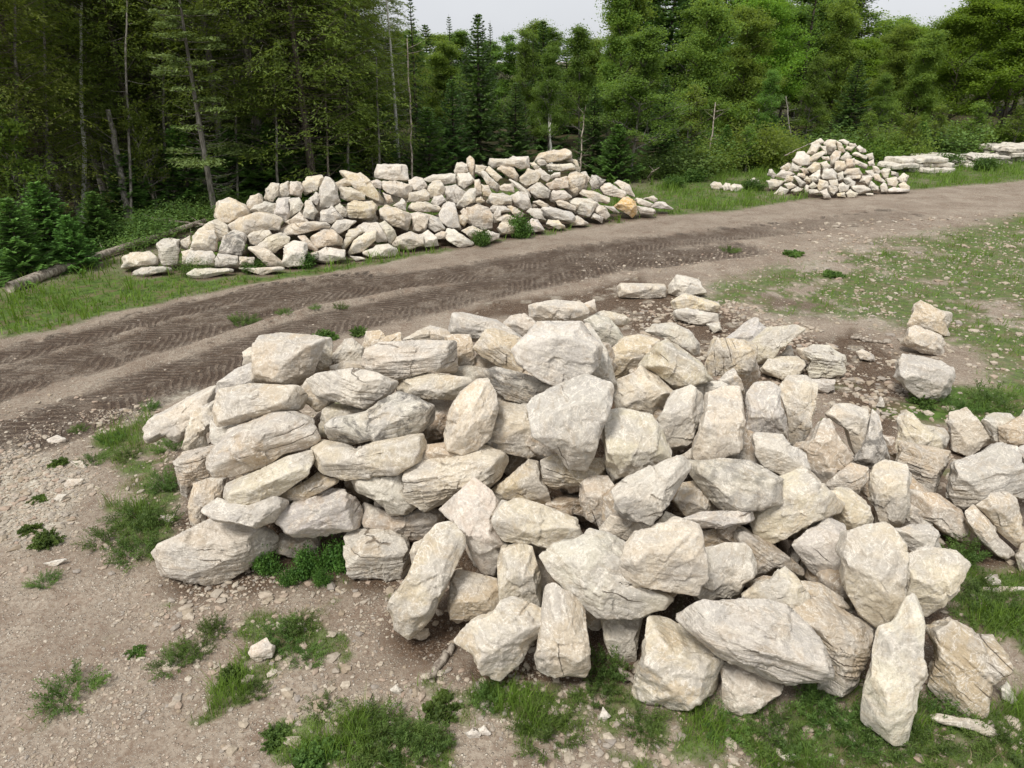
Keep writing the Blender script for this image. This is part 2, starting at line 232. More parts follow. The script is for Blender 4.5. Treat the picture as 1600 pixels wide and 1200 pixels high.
ROCKS = """
#code|tone|bed|h|opts|label|points        regions give the zoom the points were read in
A|c|4|2.10|T1.1|big smooth cream block crowning the left end of the near pile|650,270 730,255 940,270 990,295 970,340 910,480 840,515 620,505 610,420 630,310
A|c|20|1.95||rounded cream boulder wedged behind the right shoulder of the crowning block|880,270 1000,280 1032,370 1020,430 920,465 860,400
A|c|0|1.7||small pale stone peeping out left of the crowning block|570,350 600,328 650,335 650,420 575,418
A|g|-20|1.65||pale slab sticking out left under the crowning block|438,510 520,440 600,408 720,430 720,530 620,560 440,560
A|c|-5|1.78|l1|long cream boulder lying directly beneath the crowning block|418,600 440,540 600,512 860,518 887,570 850,640 690,690 470,722 422,690
A|c|-25|.9||broad pale slab forming the leftmost tip of the near pile|78,740 120,670 200,620 300,565 380,530 450,518 450,660 340,730 270,800 230,795 180,770 130,808 83,785
A|c|-60|1.05||upright cream stone with a grey lip hanging beside the leftmost slab|268,835 290,720 330,645 430,590 450,700 390,770 402,830 320,848
A|g|-10|1.3||grey flat stone squeezed between two long cream boulders at the left face|400,690 470,715 640,690 600,780 480,820 430,820 405,780
A|c|-18|1.47|l2|longest cream boulder in the left face with a layered front edge|403,870 470,790 500,740 700,663 800,653 880,678 940,725 967,790 900,835 780,862 700,920 520,978 430,972 405,935
A|t|-8|.78|l2|tan layered block on the left edge above the weeds|223,900 250,860 440,818 470,850 430,900 430,1000 330,1010 290,1085 245,1062 238,980
A|c|-22|1.18|l1|flat cream slab with tiny pits, just under the longest boulder|463,1085 480,1010 640,950 780,878 900,848 922,900 916,960 740,1080 620,1133 510,1125
A|t|80|.62|l2|brownish upright stone standing at the left corner above the base boulder|293,1135 330,1010 400,985 480,985 480,1110 400,1130 395,1200 330,1242 300,1235
A|g|-8|.88||grey boulder tucked below the pitted cream slab|378,1130 450,1080 510,1100 620,1110 740,1065 785,1105 765,1150 720,1205 630,1238 440,1207 385,1165
A|t|-20|1.0||tan wedge poking out between grey stones in the left face|740,1105 755,1070 900,990 940,955 1045,988 1040,1012 900,1088 800,1108
A|g|-15|.68||grey veined boulder right of the left corner with a flat top|748,1195 770,1150 850,1090 1000,1038 1090,1038 1135,1080 1158,1150 1147,1235 1000,1272 820,1287 778,1262
D|c|8|G|l2,T1.0|huge layered pale boulder at the left foot of the near pile|123,370 160,315 250,275 330,235 410,195 660,235 715,300 705,365 600,440 500,500 420,532 300,522 140,492
D|t|0|G||low brownish stone behind the leafy plants at the pile's left foot|713,330 760,268 840,285 930,285 955,330 900,405 800,392 720,355
D|w|2|G|l2,T1.1|squared pale grey block standing alone beside the leafy plants|1083,290 1110,250 1300,238 1390,278 1413,310 1403,460 1382,492 1290,512 1120,502 1088,470
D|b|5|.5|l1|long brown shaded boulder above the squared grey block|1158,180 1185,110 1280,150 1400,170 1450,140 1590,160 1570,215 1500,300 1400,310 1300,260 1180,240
A|g|20|.98||grey white bulging boulder over the brown shaded one|1118,1000 1150,965 1270,950 1390,930 1400,1040 1445,1120 1385,1172 1300,1170 1240,1100 1140,1062
A|c|-10|1.36|l1|long cream boulder with a stepped top below the black stained one|918,845 950,793 1100,808 1130,835 1240,795 1470,755 1488,830 1467,900 1380,942 1350,968 1080,998 980,962 928,915
A|d|-12|1.7|l1|long grey boulder heavily stained black along its front|993,720 1040,675 1190,650 1250,600 1340,555 1450,578 1525,620 1515,700 1450,762 1260,808 1210,792 1120,818 1010,795
A|c|0|1.55|l1|cream end of a stone peeping out left behind the black stained boulder|955,710 972,640 1020,612 1190,622 1200,680 1060,700 1020,780 968,770
A|w|22|1.95|l3|whitish boulder split by dark open cracks near the left crest|895,490 950,458 1130,433 1250,458 1335,500 1305,560 1240,600 1190,637 1090,612 1010,592 925,560
A|t|45|1.75||brown rounded stone under the left end of the cracked whitish boulder|865,530 900,485 960,540 1025,590 1005,625 940,648 880,600
A|w|-50|1.95|l2|small ribbed white stone on the crest right of the crowning block|1025,360 1080,288 1120,283 1175,330 1175,410 1100,425 1035,415
A|c|0|1.85||flat cream stone under the ribbed white one|1015,420 1080,395 1200,400 1220,450 1100,455 1020,445
A|t|-50|2.0||tan lump with a notch behind the left end of the cracked crest block|1165,320 1190,248 1260,243 1290,270 1360,250 1368,310 1280,330 1200,410 1160,400
A|c|-3|2.12|l2|long cream crest block with a vertical crack and rusty streaks|1163,410 1190,335 1250,303 1480,292 1632,296 1635,430 1622,458 1500,452 1300,503 1240,482 1190,440
B|t|-80|2.0||yellowish square stone at the right end of the long crest block|140,275 180,262 270,265 292,330 292,410 260,432 190,412 150,380
B|c|-10|1.85||pale low stone behind the long crest block|-70,290 0,248 70,218 150,238 190,280 160,320 0,310
B|c|2|1.82|l1|flat cream slab with a rusty lower edge above the leaning oval stone|-103,525 -70,473 60,458 280,478 305,500 265,550 220,592 60,588 -70,572
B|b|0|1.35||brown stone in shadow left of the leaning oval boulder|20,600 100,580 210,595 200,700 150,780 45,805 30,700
B|c|-65|1.8|T1.1|leaning oval cream boulder standing on end in the middle of the left half|138,765 168,640 220,555 300,493 360,488 400,560 412,640 372,780 290,852 240,872 160,842
B|c|10|1.5||large cream boulder with a rusty edge between the oval and the grey kite shaped slab|380,620 400,590 480,593 580,605 620,740 705,850 690,868 580,872 560,882 420,852 335,815 380,740
B|g|70|2.02|T.75|grey kite shaped slab pointing down in the centre of the near pile|558,620 590,578 700,528 850,468 972,508 982,550 962,640 902,830 857,943 760,932 700,842 578,772
B|g|20|2.42|T1.0|biggest pale grey boulder at the summit of the near pile|478,340 560,258 610,203 830,198 890,285 925,330 905,420 860,472 700,527 620,492 510,415
B|g|60|2.15||grey ribbed slab draped down the right side of the summit boulder|820,225 870,208 960,350 1005,500 975,530 900,510 740,560 780,440 840,330
B|t|35|2.12|l2|tan layered block with yellow stain leaning on the left of the summit boulder|285,335 350,240 400,232 540,285 560,380 535,460 520,465 430,432 330,375
B|d|25|1.95|l3|rough dark layered stone below the summit boulder's left corner|340,450 400,425 520,455 620,485 715,530 620,590 560,612 450,588 380,525
B|g|5|1.8||low grey stone between the flat rusty slab and the yellowish square stone|170,430 260,420 370,435 390,490 300,500 180,475
B|g|12|1.75||pale grey back slab on the crest left of the summit boulder|165,235 188,160 230,150 400,188 480,240 540,285 400,290 290,300 170,262
B|c|10|1.4||small whitish stone behind the crest left of the summit|438,205 480,170 540,158 595,200 590,250 540,275 460,240
B|c|0|1.25|l1|pale brick shaped stone resting behind the summit boulder|568,112 700,88 830,98 865,150 845,195 700,208 600,205 573,172
B|c|-20|1.2||small cream knob at the right end of the brick shaped stone|825,115 892,88 902,150 840,168
B|c|10|.9||pale rounded stone at the back right of the summit|835,185 940,143 1040,163 1073,200 1025,228 960,215 880,200
B|g|30|1.6||grey smooth slab leaning just right behind the summit boulder|838,195 900,165 970,178 1005,220 1053,290 1040,312 950,335 880,260
B|y|10|1.85|l1|yellow topped boulder with a brown underside right of the summit|965,345 1040,278 1130,263 1215,293 1180,400 1060,462 1000,493 980,435
B|c|35|1.95|T1.1|large smooth cream wedge sloping right beside the yellow topped boulder|1125,425 1195,310 1260,288 1330,318 1430,408 1482,492 1400,512 1330,542 1290,532 1210,470
B|c|35|1.72||square faced pale boulder tucked under the smooth sloping wedge|980,565 1005,490 1080,458 1130,422 1220,470 1295,555 1240,625 1190,703 1140,662 1000,645
B|g|15|1.15||pale rounded boulder at the back edge beside the dark soil|1148,252 1190,213 1290,203 1370,238 1425,310 1423,372 1380,370 1270,300
B|w|-55|1.65|l1|white scuffed boulder with a dark underside left of the tall cream block|1197,685 1250,590 1290,548 1370,518 1440,565 1460,640 1420,720 1392,812 1340,843 1270,832 1208,745
B|w|-10|1.62||bright white stone behind the top of the tall cream block|1360,525 1420,498 1530,498 1580,540 1560,580 1440,595
C|c|85|1.8|T1.1|tall cream block standing upright in the right centre|-62,835 -40,720 0,600 10,560 100,528 180,528 212,590 218,690 195,850 165,892 0,903 -52,885
C|g|80|1.45|l1|tall grey lavender stone with a white ridge right of the tall cream block|208,560 260,508 330,503 385,530 395,620 423,680 425,790 240,780 200,745
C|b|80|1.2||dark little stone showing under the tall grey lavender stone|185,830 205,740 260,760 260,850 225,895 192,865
C|c|85|1.25|l1|upright cream slab at the right end of the tall stones, top rounded|372,535 420,473 520,473 573,510 573,620 533,760 470,828 430,800 405,680
C|c|60|1.4||small pointed stone behind the white and tall cream stones|65,495 110,455 150,436 190,490 215,560 160,560 100,540
C|y|84|1.0|l3|upright grained boulder with vertical ribs like split wood|3,405 30,340 60,283 150,288 240,298 268,320 253,430 212,483 190,482 140,468 20,472
C|g|-35|.55||grey wedge leaning out behind the grained boulder|108,288 200,213 260,178 323,230 300,290 200,310
C|c|-35|.6||pale anvil shaped slab tilted up on the back edge|240,305 330,228 460,216 508,240 430,310 380,352 330,402 270,412 250,360
C|c|5|G||low pale boulder beside the cave like gap at the back edge|288,432 320,388 370,373 480,373 518,415 482,480 440,478 390,497 300,452
C|w|8|G|l3,T1.1|fat whitish boulder with curling layers at the back right edge|478,345 560,315 650,318 707,370 712,450 682,482 520,482 505,440 515,400 495,370
C|c|0|.4||small stone touching the left of the fat curling boulder|463,332 530,328 530,400 490,385
C|g|0|.35||small grey stone showing under the anvil shaped slab|370,375 420,322 440,318 455,372
C|w|0|G|l2|small layered white stone on soil under the fat curling boulder|528,487 657,490 657,540 600,562 560,542
C|w|10|1.0||grey topped boulder above the black edged stone|588,662 640,613 740,613 832,640 862,700 820,790 762,885 735,840 690,740 620,692
C|d|65|.95||white stone with a black sharp edge down its right side|750,893 795,790 845,640 870,660 930,850 945,900 850,938 790,925
C|t|50|1.22||tan triangular boulder with a knobbly top on the right slope|478,832 540,770 590,688 640,693 680,770 758,882 700,952 650,963 610,1017 560,992 515,930
C|w|15|1.55||bright white jagged stone with a grey patch in front of the tall stones|233,772 260,753 400,768 440,820 523,860 527,942 400,972 290,922 238,862
C|d2|15|1.42||dark grey broad block below the tall cream block|-57,912 0,898 90,888 240,903 300,930 387,985 382,1112 290,1152 100,1148 50,1102 -42,982
C|c|-20|1.15|T1.0|large cream boulder with a straight lower edge under the white jagged stone|360,985 520,928 600,1020 705,1110 690,1160 608,1192 346,1307 250,1252 230,1160 340,1110
C|c|30|.95||pale rounded stone right of the large straight edged cream boulder|600,1045 680,1035 760,1048 840,1110 868,1190 850,1250 740,1270 660,1200
C|t|-15|1.0|l1|brown streaked stone resting below the tan triangular one|605,1018 650,960 740,908 822,930 830,990 785,1062 720,1055 640,1045
C|c|80|.75|T1.1|blocky cream boulder standing like a stump at the right shoulder|818,1085 830,960 860,923 920,898 1010,918 1052,958 1052,1050 1042,1180 1000,1228 880,1218
C|b|60|.6||little brown stone behind the black edged stone|885,765 955,780 965,870 925,860
C|c|30|.55||pale humped boulder behind the creased right block|920,860 960,780 978,690 1040,648 1120,718 1235,738 1240,840 1100,860 1000,900
C|t|12|.55|l3|creased tan block with bedding lines at the back of the right arm|955,900 995,800 1242,850 1252,880 1192,1032 1150,1068 1060,1055 1030,970
C|c|20|G||smooth cream boulder with a chipped foot on the right arm's rear edge|1215,705 1240,658 1340,633 1380,680 1420,740 1472,802 1400,832 1300,873 1235,842
C|g|15|.45||pale grey stone behind the chipped cream boulder at the far right|1385,690 1470,658 1560,663 1580,700 1560,780 1480,830 1430,790
C|t|10|.5|l1|rounded tan grained stone at the right picture edge|1475,725 1600,678 1670,690 1670,810 1600,828 1500,810
C|g|-14|.6|l2,T1.0|big grey banded boulder with a long crease at the right edge|1213,985 1228,900 1400,850 1480,808 1560,828 1595,900 1720,960 1720,1060 1590,1090 1500,1080 1400,1095 1275,1143 1218,1065
C|g|-20|.62||grey slab behind the banded boulder, cut by the right picture edge|1550,830 1700,800 1740,960 1650,960 1590,910
G|t|50|.48||rounded tan boulder with a pale cheek at the lower right edge|712,765 800,688 900,678 950,708 1002,860 1012,1000 950,1018 860,942 800,872
G|t|55|.3||long brown stone split off left of the tan boulder at the right edge|633,800 700,758 745,800 805,872 855,960 935,1052 860,1088 790,1052 700,962 640,865
G|t|38|.3||long brown topped slab lying across the notch in the right arm|280,660 420,680 500,700 640,800 700,950 717,1002 690,1022 580,985 450,905 390,850 300,825
G|g|5|.42||flat grey stone behind the large pale boulders of the right face|180,900 300,888 420,878 470,940 503,1032 450,1060 300,1060 230,980
G|t|0|G||round tan stone half out of frame in the grass at the right edge|948,1075 1000,1008 1070,1000 1070,1200 990,1192
G|c|0|.4||pale knob at the right edge behind the grained tan stone|965,215 1000,163 1060,163 1060,225
F|c|60|1.1|T1.2|big grey white boulder standing proud in the lower right|738,180 780,88 870,60 960,48 1010,78 1072,150 1083,300 1062,420 1000,497 920,517 840,452 780,362 748,280
F|g|35|.82||smooth grey boulder overlapped on its right by the proud one|523,140 600,78 720,33 810,75 800,180 800,300 790,370 700,335 620,262
F|c|-15|.6||broad cream boulder right of the proud grey white one|1050,210 1170,168 1290,178 1353,230 1312,362 1250,432 1150,472 1110,430 1050,400
F|t|36|.72|l3|woody grained slab slanting down between two boulders|262,82 320,68 430,128 593,250 582,292 480,260 410,292 350,302 290,200
F|g|-60|.9||grey mottled boulder right of the large cream cushion|130,190 150,168 240,143 330,143 383,208 388,270 330,370 305,402 160,410 105,375 120,300
F|c|12|.88||white five sided stone above the widest slab|315,375 380,318 520,256 572,298 624,380 605,435 500,450 330,430
F|t|25|.75||low tan stone filling the gap right of the white five sided stone|570,305 680,328 775,388 810,440 700,440 600,440 610,380
F|w|22|.8|l2,T.85|widest pale slab with layered flank along the front right|28,502 98,398 130,383 430,418 540,448 640,538 702,620 748,740 680,783 570,812 500,803 420,762 240,682 60,522
F|t|18|.5|l3|tan layered boulder behind the right tip of the widest slab|525,450 640,403 720,403 820,478 900,518 921,550 892,700 862,800 800,853 660,800 690,700 640,560
F|w|80|.62|T.9|tallest white slab leaning upright at the bottom right|877,800 898,640 928,520 1000,495 1060,398 1110,388 1142,430 1152,600 1172,740 1122,900 1082,1000 1072,1052 1000,1048 887,962
F|t|42|G|l3|rough tan boulder with flaking layers and a dark pit, bottom right|1145,510 1230,467 1350,528 1370,560 1500,588 1538,640 1538,740 1422,882 1370,922 1230,862 1165,790 1160,640
F|c|10|G||small cream stone tucked under the widest slab beside the cube block|222,700 330,700 505,790 492,832 400,917 350,923 230,912 222,800
X|c|5|G|l1,T1.1|big cube shaped cream block with a ribbed face at the front foot|991,1098 995,1030 1002,981 1011,961 1052,974 1119,1007 1128,1030 1126,1080 1116,1117 1040,1119
E|c|20|G||rounded cream stone with a dimple left of the cube shaped block|1088,590 1180,580 1300,600 1275,700 1262,842 1200,838 1140,792 1098,700
E|g|24|1.02|l1,T.85|broad grey angular slab spreading under the large cream cushion|783,290 860,228 1000,188 1030,163 1130,188 1220,240 1230,330 1250,420 1290,465 1420,458 1438,490 1392,562 1280,613 1080,593 1000,543 900,442 818,352
E|c|5|1.3|T1.1|large cream cushion boulder with a flat top in the front centre|1173,300 1198,220 1250,158 1350,138 1480,98 1560,118 1603,240 1618,380 1560,473 1450,472 1330,457 1240,442 1198,392
E|c|82|.62||tall cream slab standing right of the heart shaped boulder|753,780 788,560 808,440 850,418 890,448 950,480 1003,560 1033,850 1000,912 860,898 768,852
E|c|20|.58|T1.0|heart shaped cream boulder pointing down at the front foot|353,700 430,600 530,558 580,508 640,498 830,568 853,640 762,722 680,832 580,912 490,882 440,792 398,752
E|t|10|.42||small squarish stone with a brown hollow behind the heart shaped boulder|318,560 333,400 370,363 560,398 578,470 570,570 480,590 420,615 370,637 328,602
E|c|85|.72|l1|upright rectangular stone with a flat face left of the broad angular slab|568,330 588,248 680,226 740,238 783,380 783,530 760,560 650,550 580,540
E|c|-62|.7|T1.1|long rounded cream boulder leaning to the right at the front left|13,560 38,480 120,380 198,190 258,133 330,123 402,190 407,240 342,370 242,592 130,702 48,652
E|c|60|1.05||pale angular boulder wedged against the top of the long leaning one|273,70 340,0 450,-100 540,-35 575,20 560,90 570,150 622,230 575,290 552,387 480,372 430,282 400,200 330,123
E|c|12|1.15|l1|smooth egg like cream slab with a level top above the upright rectangular stone|538,80 600,8 680,-7 800,28 960,93 988,180 900,212 850,253 700,223 600,203 548,132
E|t|-60|.5||tan sliver left of the long leaning boulder's head|128,270 150,218 220,190 210,270 140,340
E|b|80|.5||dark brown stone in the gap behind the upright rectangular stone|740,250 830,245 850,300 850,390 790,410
B|c|-14|1.2|l3|long cream boulder with torn layers along its face, left centre|-55,965 -40,918 150,853 330,818 440,858 453,900 412,992 360,1042 240,1060 80,1142 30,1148 -52,1085
B|t|30|1.05||tan pyramid shaped stone beside the black cave|365,1055 430,998 560,893 612,908 653,1020 678,1120 500,1120 400,1120
B|t|4|1.3|l3|pair of thin layers of a tan slab under the kite's tip|623,890 700,865 860,880 955,880 970,975 850,1012 700,1043 640,1012 628,930
B|c|60|1.68||broad cream boulder right of the grey kite shaped slab|938,700 958,648 1040,638 1180,668 1232,740 1284,850 1275,900 1100,970 990,1005 948,900 933,800
B|g|-28|1.55|T.8|pale tilted slab with a sharp straight right edge below the broad cream boulder|975,1045 1060,978 1290,868 1335,878 1385,930 1292,1085 1222,1172 1180,1218 1050,1185 995,1130
B|c|75|1.1||narrow rounded stone at the left of the pale tilted slab|823,1100 828,1000 870,968 960,973 1000,1040 1030,1130 960,1200 920,1233 850,1185
B|c|10|1.0||pale stone under the lower corner of the tilted slab|915,1238 985,1130 1050,1160 1190,1210 1180,1270 1060,1305 950,1270
B|t|20|1.15||round tan stone right of the tilted slab's edge|1275,1085 1330,1008 1440,1003 1513,1130 1460,1168 1340,1168
E|c|0|1.05||small pale stone behind the flat top of the large cushion boulder|1340,135 1410,63 1490,100 1480,150 1400,150
F|g|-4|1.2|T.8|thin grey stone lying flat above the large cushion's right shoulder|43,28 130,0 370,-12 383,45 230,77 120,78
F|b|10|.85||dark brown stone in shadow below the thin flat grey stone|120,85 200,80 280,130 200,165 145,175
B|t|0|1.4||tan stone end under the leaning oval boulder|25,895 50,815 150,805 230,860 200,900 60,905
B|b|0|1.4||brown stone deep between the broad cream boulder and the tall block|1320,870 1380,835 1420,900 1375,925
F|c|18|G||long rounded pale stone half sunk in grass at the bottom right|1180,940 1220,918 1400,948 1470,988 1483,1015 1440,1022 1300,975 1200,962
X|c|0|G||pale loaf shaped stone lying apart on the dark soil behind the pile|966,447 972,441 1040,442 1044,452 1042,464 1010,467 968,465
H|w|15|G||pale cube with a brown scar behind the loaf shaped stone|428,100 460,43 540,38 622,60 642,160 480,177 428,152
H|y|8|.35||yellowish stone resting on a white layered one beyond the pile|438,202 520,148 640,178 737,210 732,262 700,273 560,250 460,255
H|w|5|G|l2|white layered stone carrying the yellowish one beyond the pile|453,262 540,243 722,280 717,342 620,353 550,342 470,310
H|g|0|G||small grey stone at the foot of the white layered one beyond the pile|655,345 740,328 752,380 700,402
C|t|25|G||pinkish tan boulder farthest back of the three on the grass at right|1013,212 1060,118 1110,90 1237,150 1227,272 1170,275 1040,235
C|c|25|G||cream middle boulder of the three on the grass at right|993,292 1020,233 1070,218 1190,268 1207,310 1192,372 1080,357 1000,312
C|g|10|G|T1.1|veined grey boulder nearest of the three on the grass at right|953,472 968,400 1000,363 1130,378 1200,398 1252,420 1268,480 1252,562 1160,612 1070,592 988,532
C|c|0|G||small white stone on dark soil between pile and the three boulders|768,350 800,338 852,365 852,402 780,387
C|g|0|G||little grey pyramid stone on the dark soil patch|858,622 885,573 907,610 902,632
D|c|-20|G||lone cream cobble on the gravel at the lower left|603,862 620,830 690,793 732,830 722,882 650,917 608,892
I|w|0|G|T.5|flat oval white stone at the edge of the tyre tracks on the left|288,347 350,320 412,340 402,366 300,372
I|w|20|G|T.4|flat grey tinted flagstone beside a weed on the left gravel|438,482 510,480 552,530 480,522
I|w|0|G|T.4|white flat shard amid the pale rubble at the left|398,627 430,595 522,593 502,632 410,647
I|g|0|G|T.4|bluish flat stone in the pale rubble at the left|333,722 360,690 417,690 382,742
I|w|0|G||white cobble in the weeds left of the near pile|998,822 1090,813 1082,862 1040,872
I|w|-10|G|T.5|long white flagstone below the pale rubble at the left|263,1122 400,1088 422,1100 330,1147
E|t|0|G||smooth brown cobble under the foot of the long leaning boulder|128,695 170,650 220,648 228,682 190,717
E|w|0|G||white pointed stone standing in grass at the bottom edge|1070,1095 1095,1040 1135,1085 1110,1110 1085,1115
E|w|0|G||white cobble at the bottom edge left of the grass tufts|400,1170 450,1140 490,1170 480,1200 420,1200
E|w|0|G||blunt white cobble on gravel below the heart shaped boulder|30,950 60,928 92,955 80,985 45,980
E|w|20|G||pale squarish cobble at the centre of the bottom edge|470,1150 500,1130 535,1165 530,1190 490,1180
F|w|0|G||pale cobble at the bottom edge below the cube shaped block|490,1110 540,1093 587,1120 570,1145 510,1135
F|c|20|G||pale flat cobble in the grass at the right of the pile|1420,300 1460,290 1495,310 1490,335 1440,335
F|c|-8|G|T.5|long thin pale slab in grass near the right picture edge|1420,355 1500,338 1600,340 1600,362 1480,375
F|g|60|G||grey split stone at the right edge beside the rough tan boulder|1490,800 1530,775 1575,860 1560,878 1500,850
"""
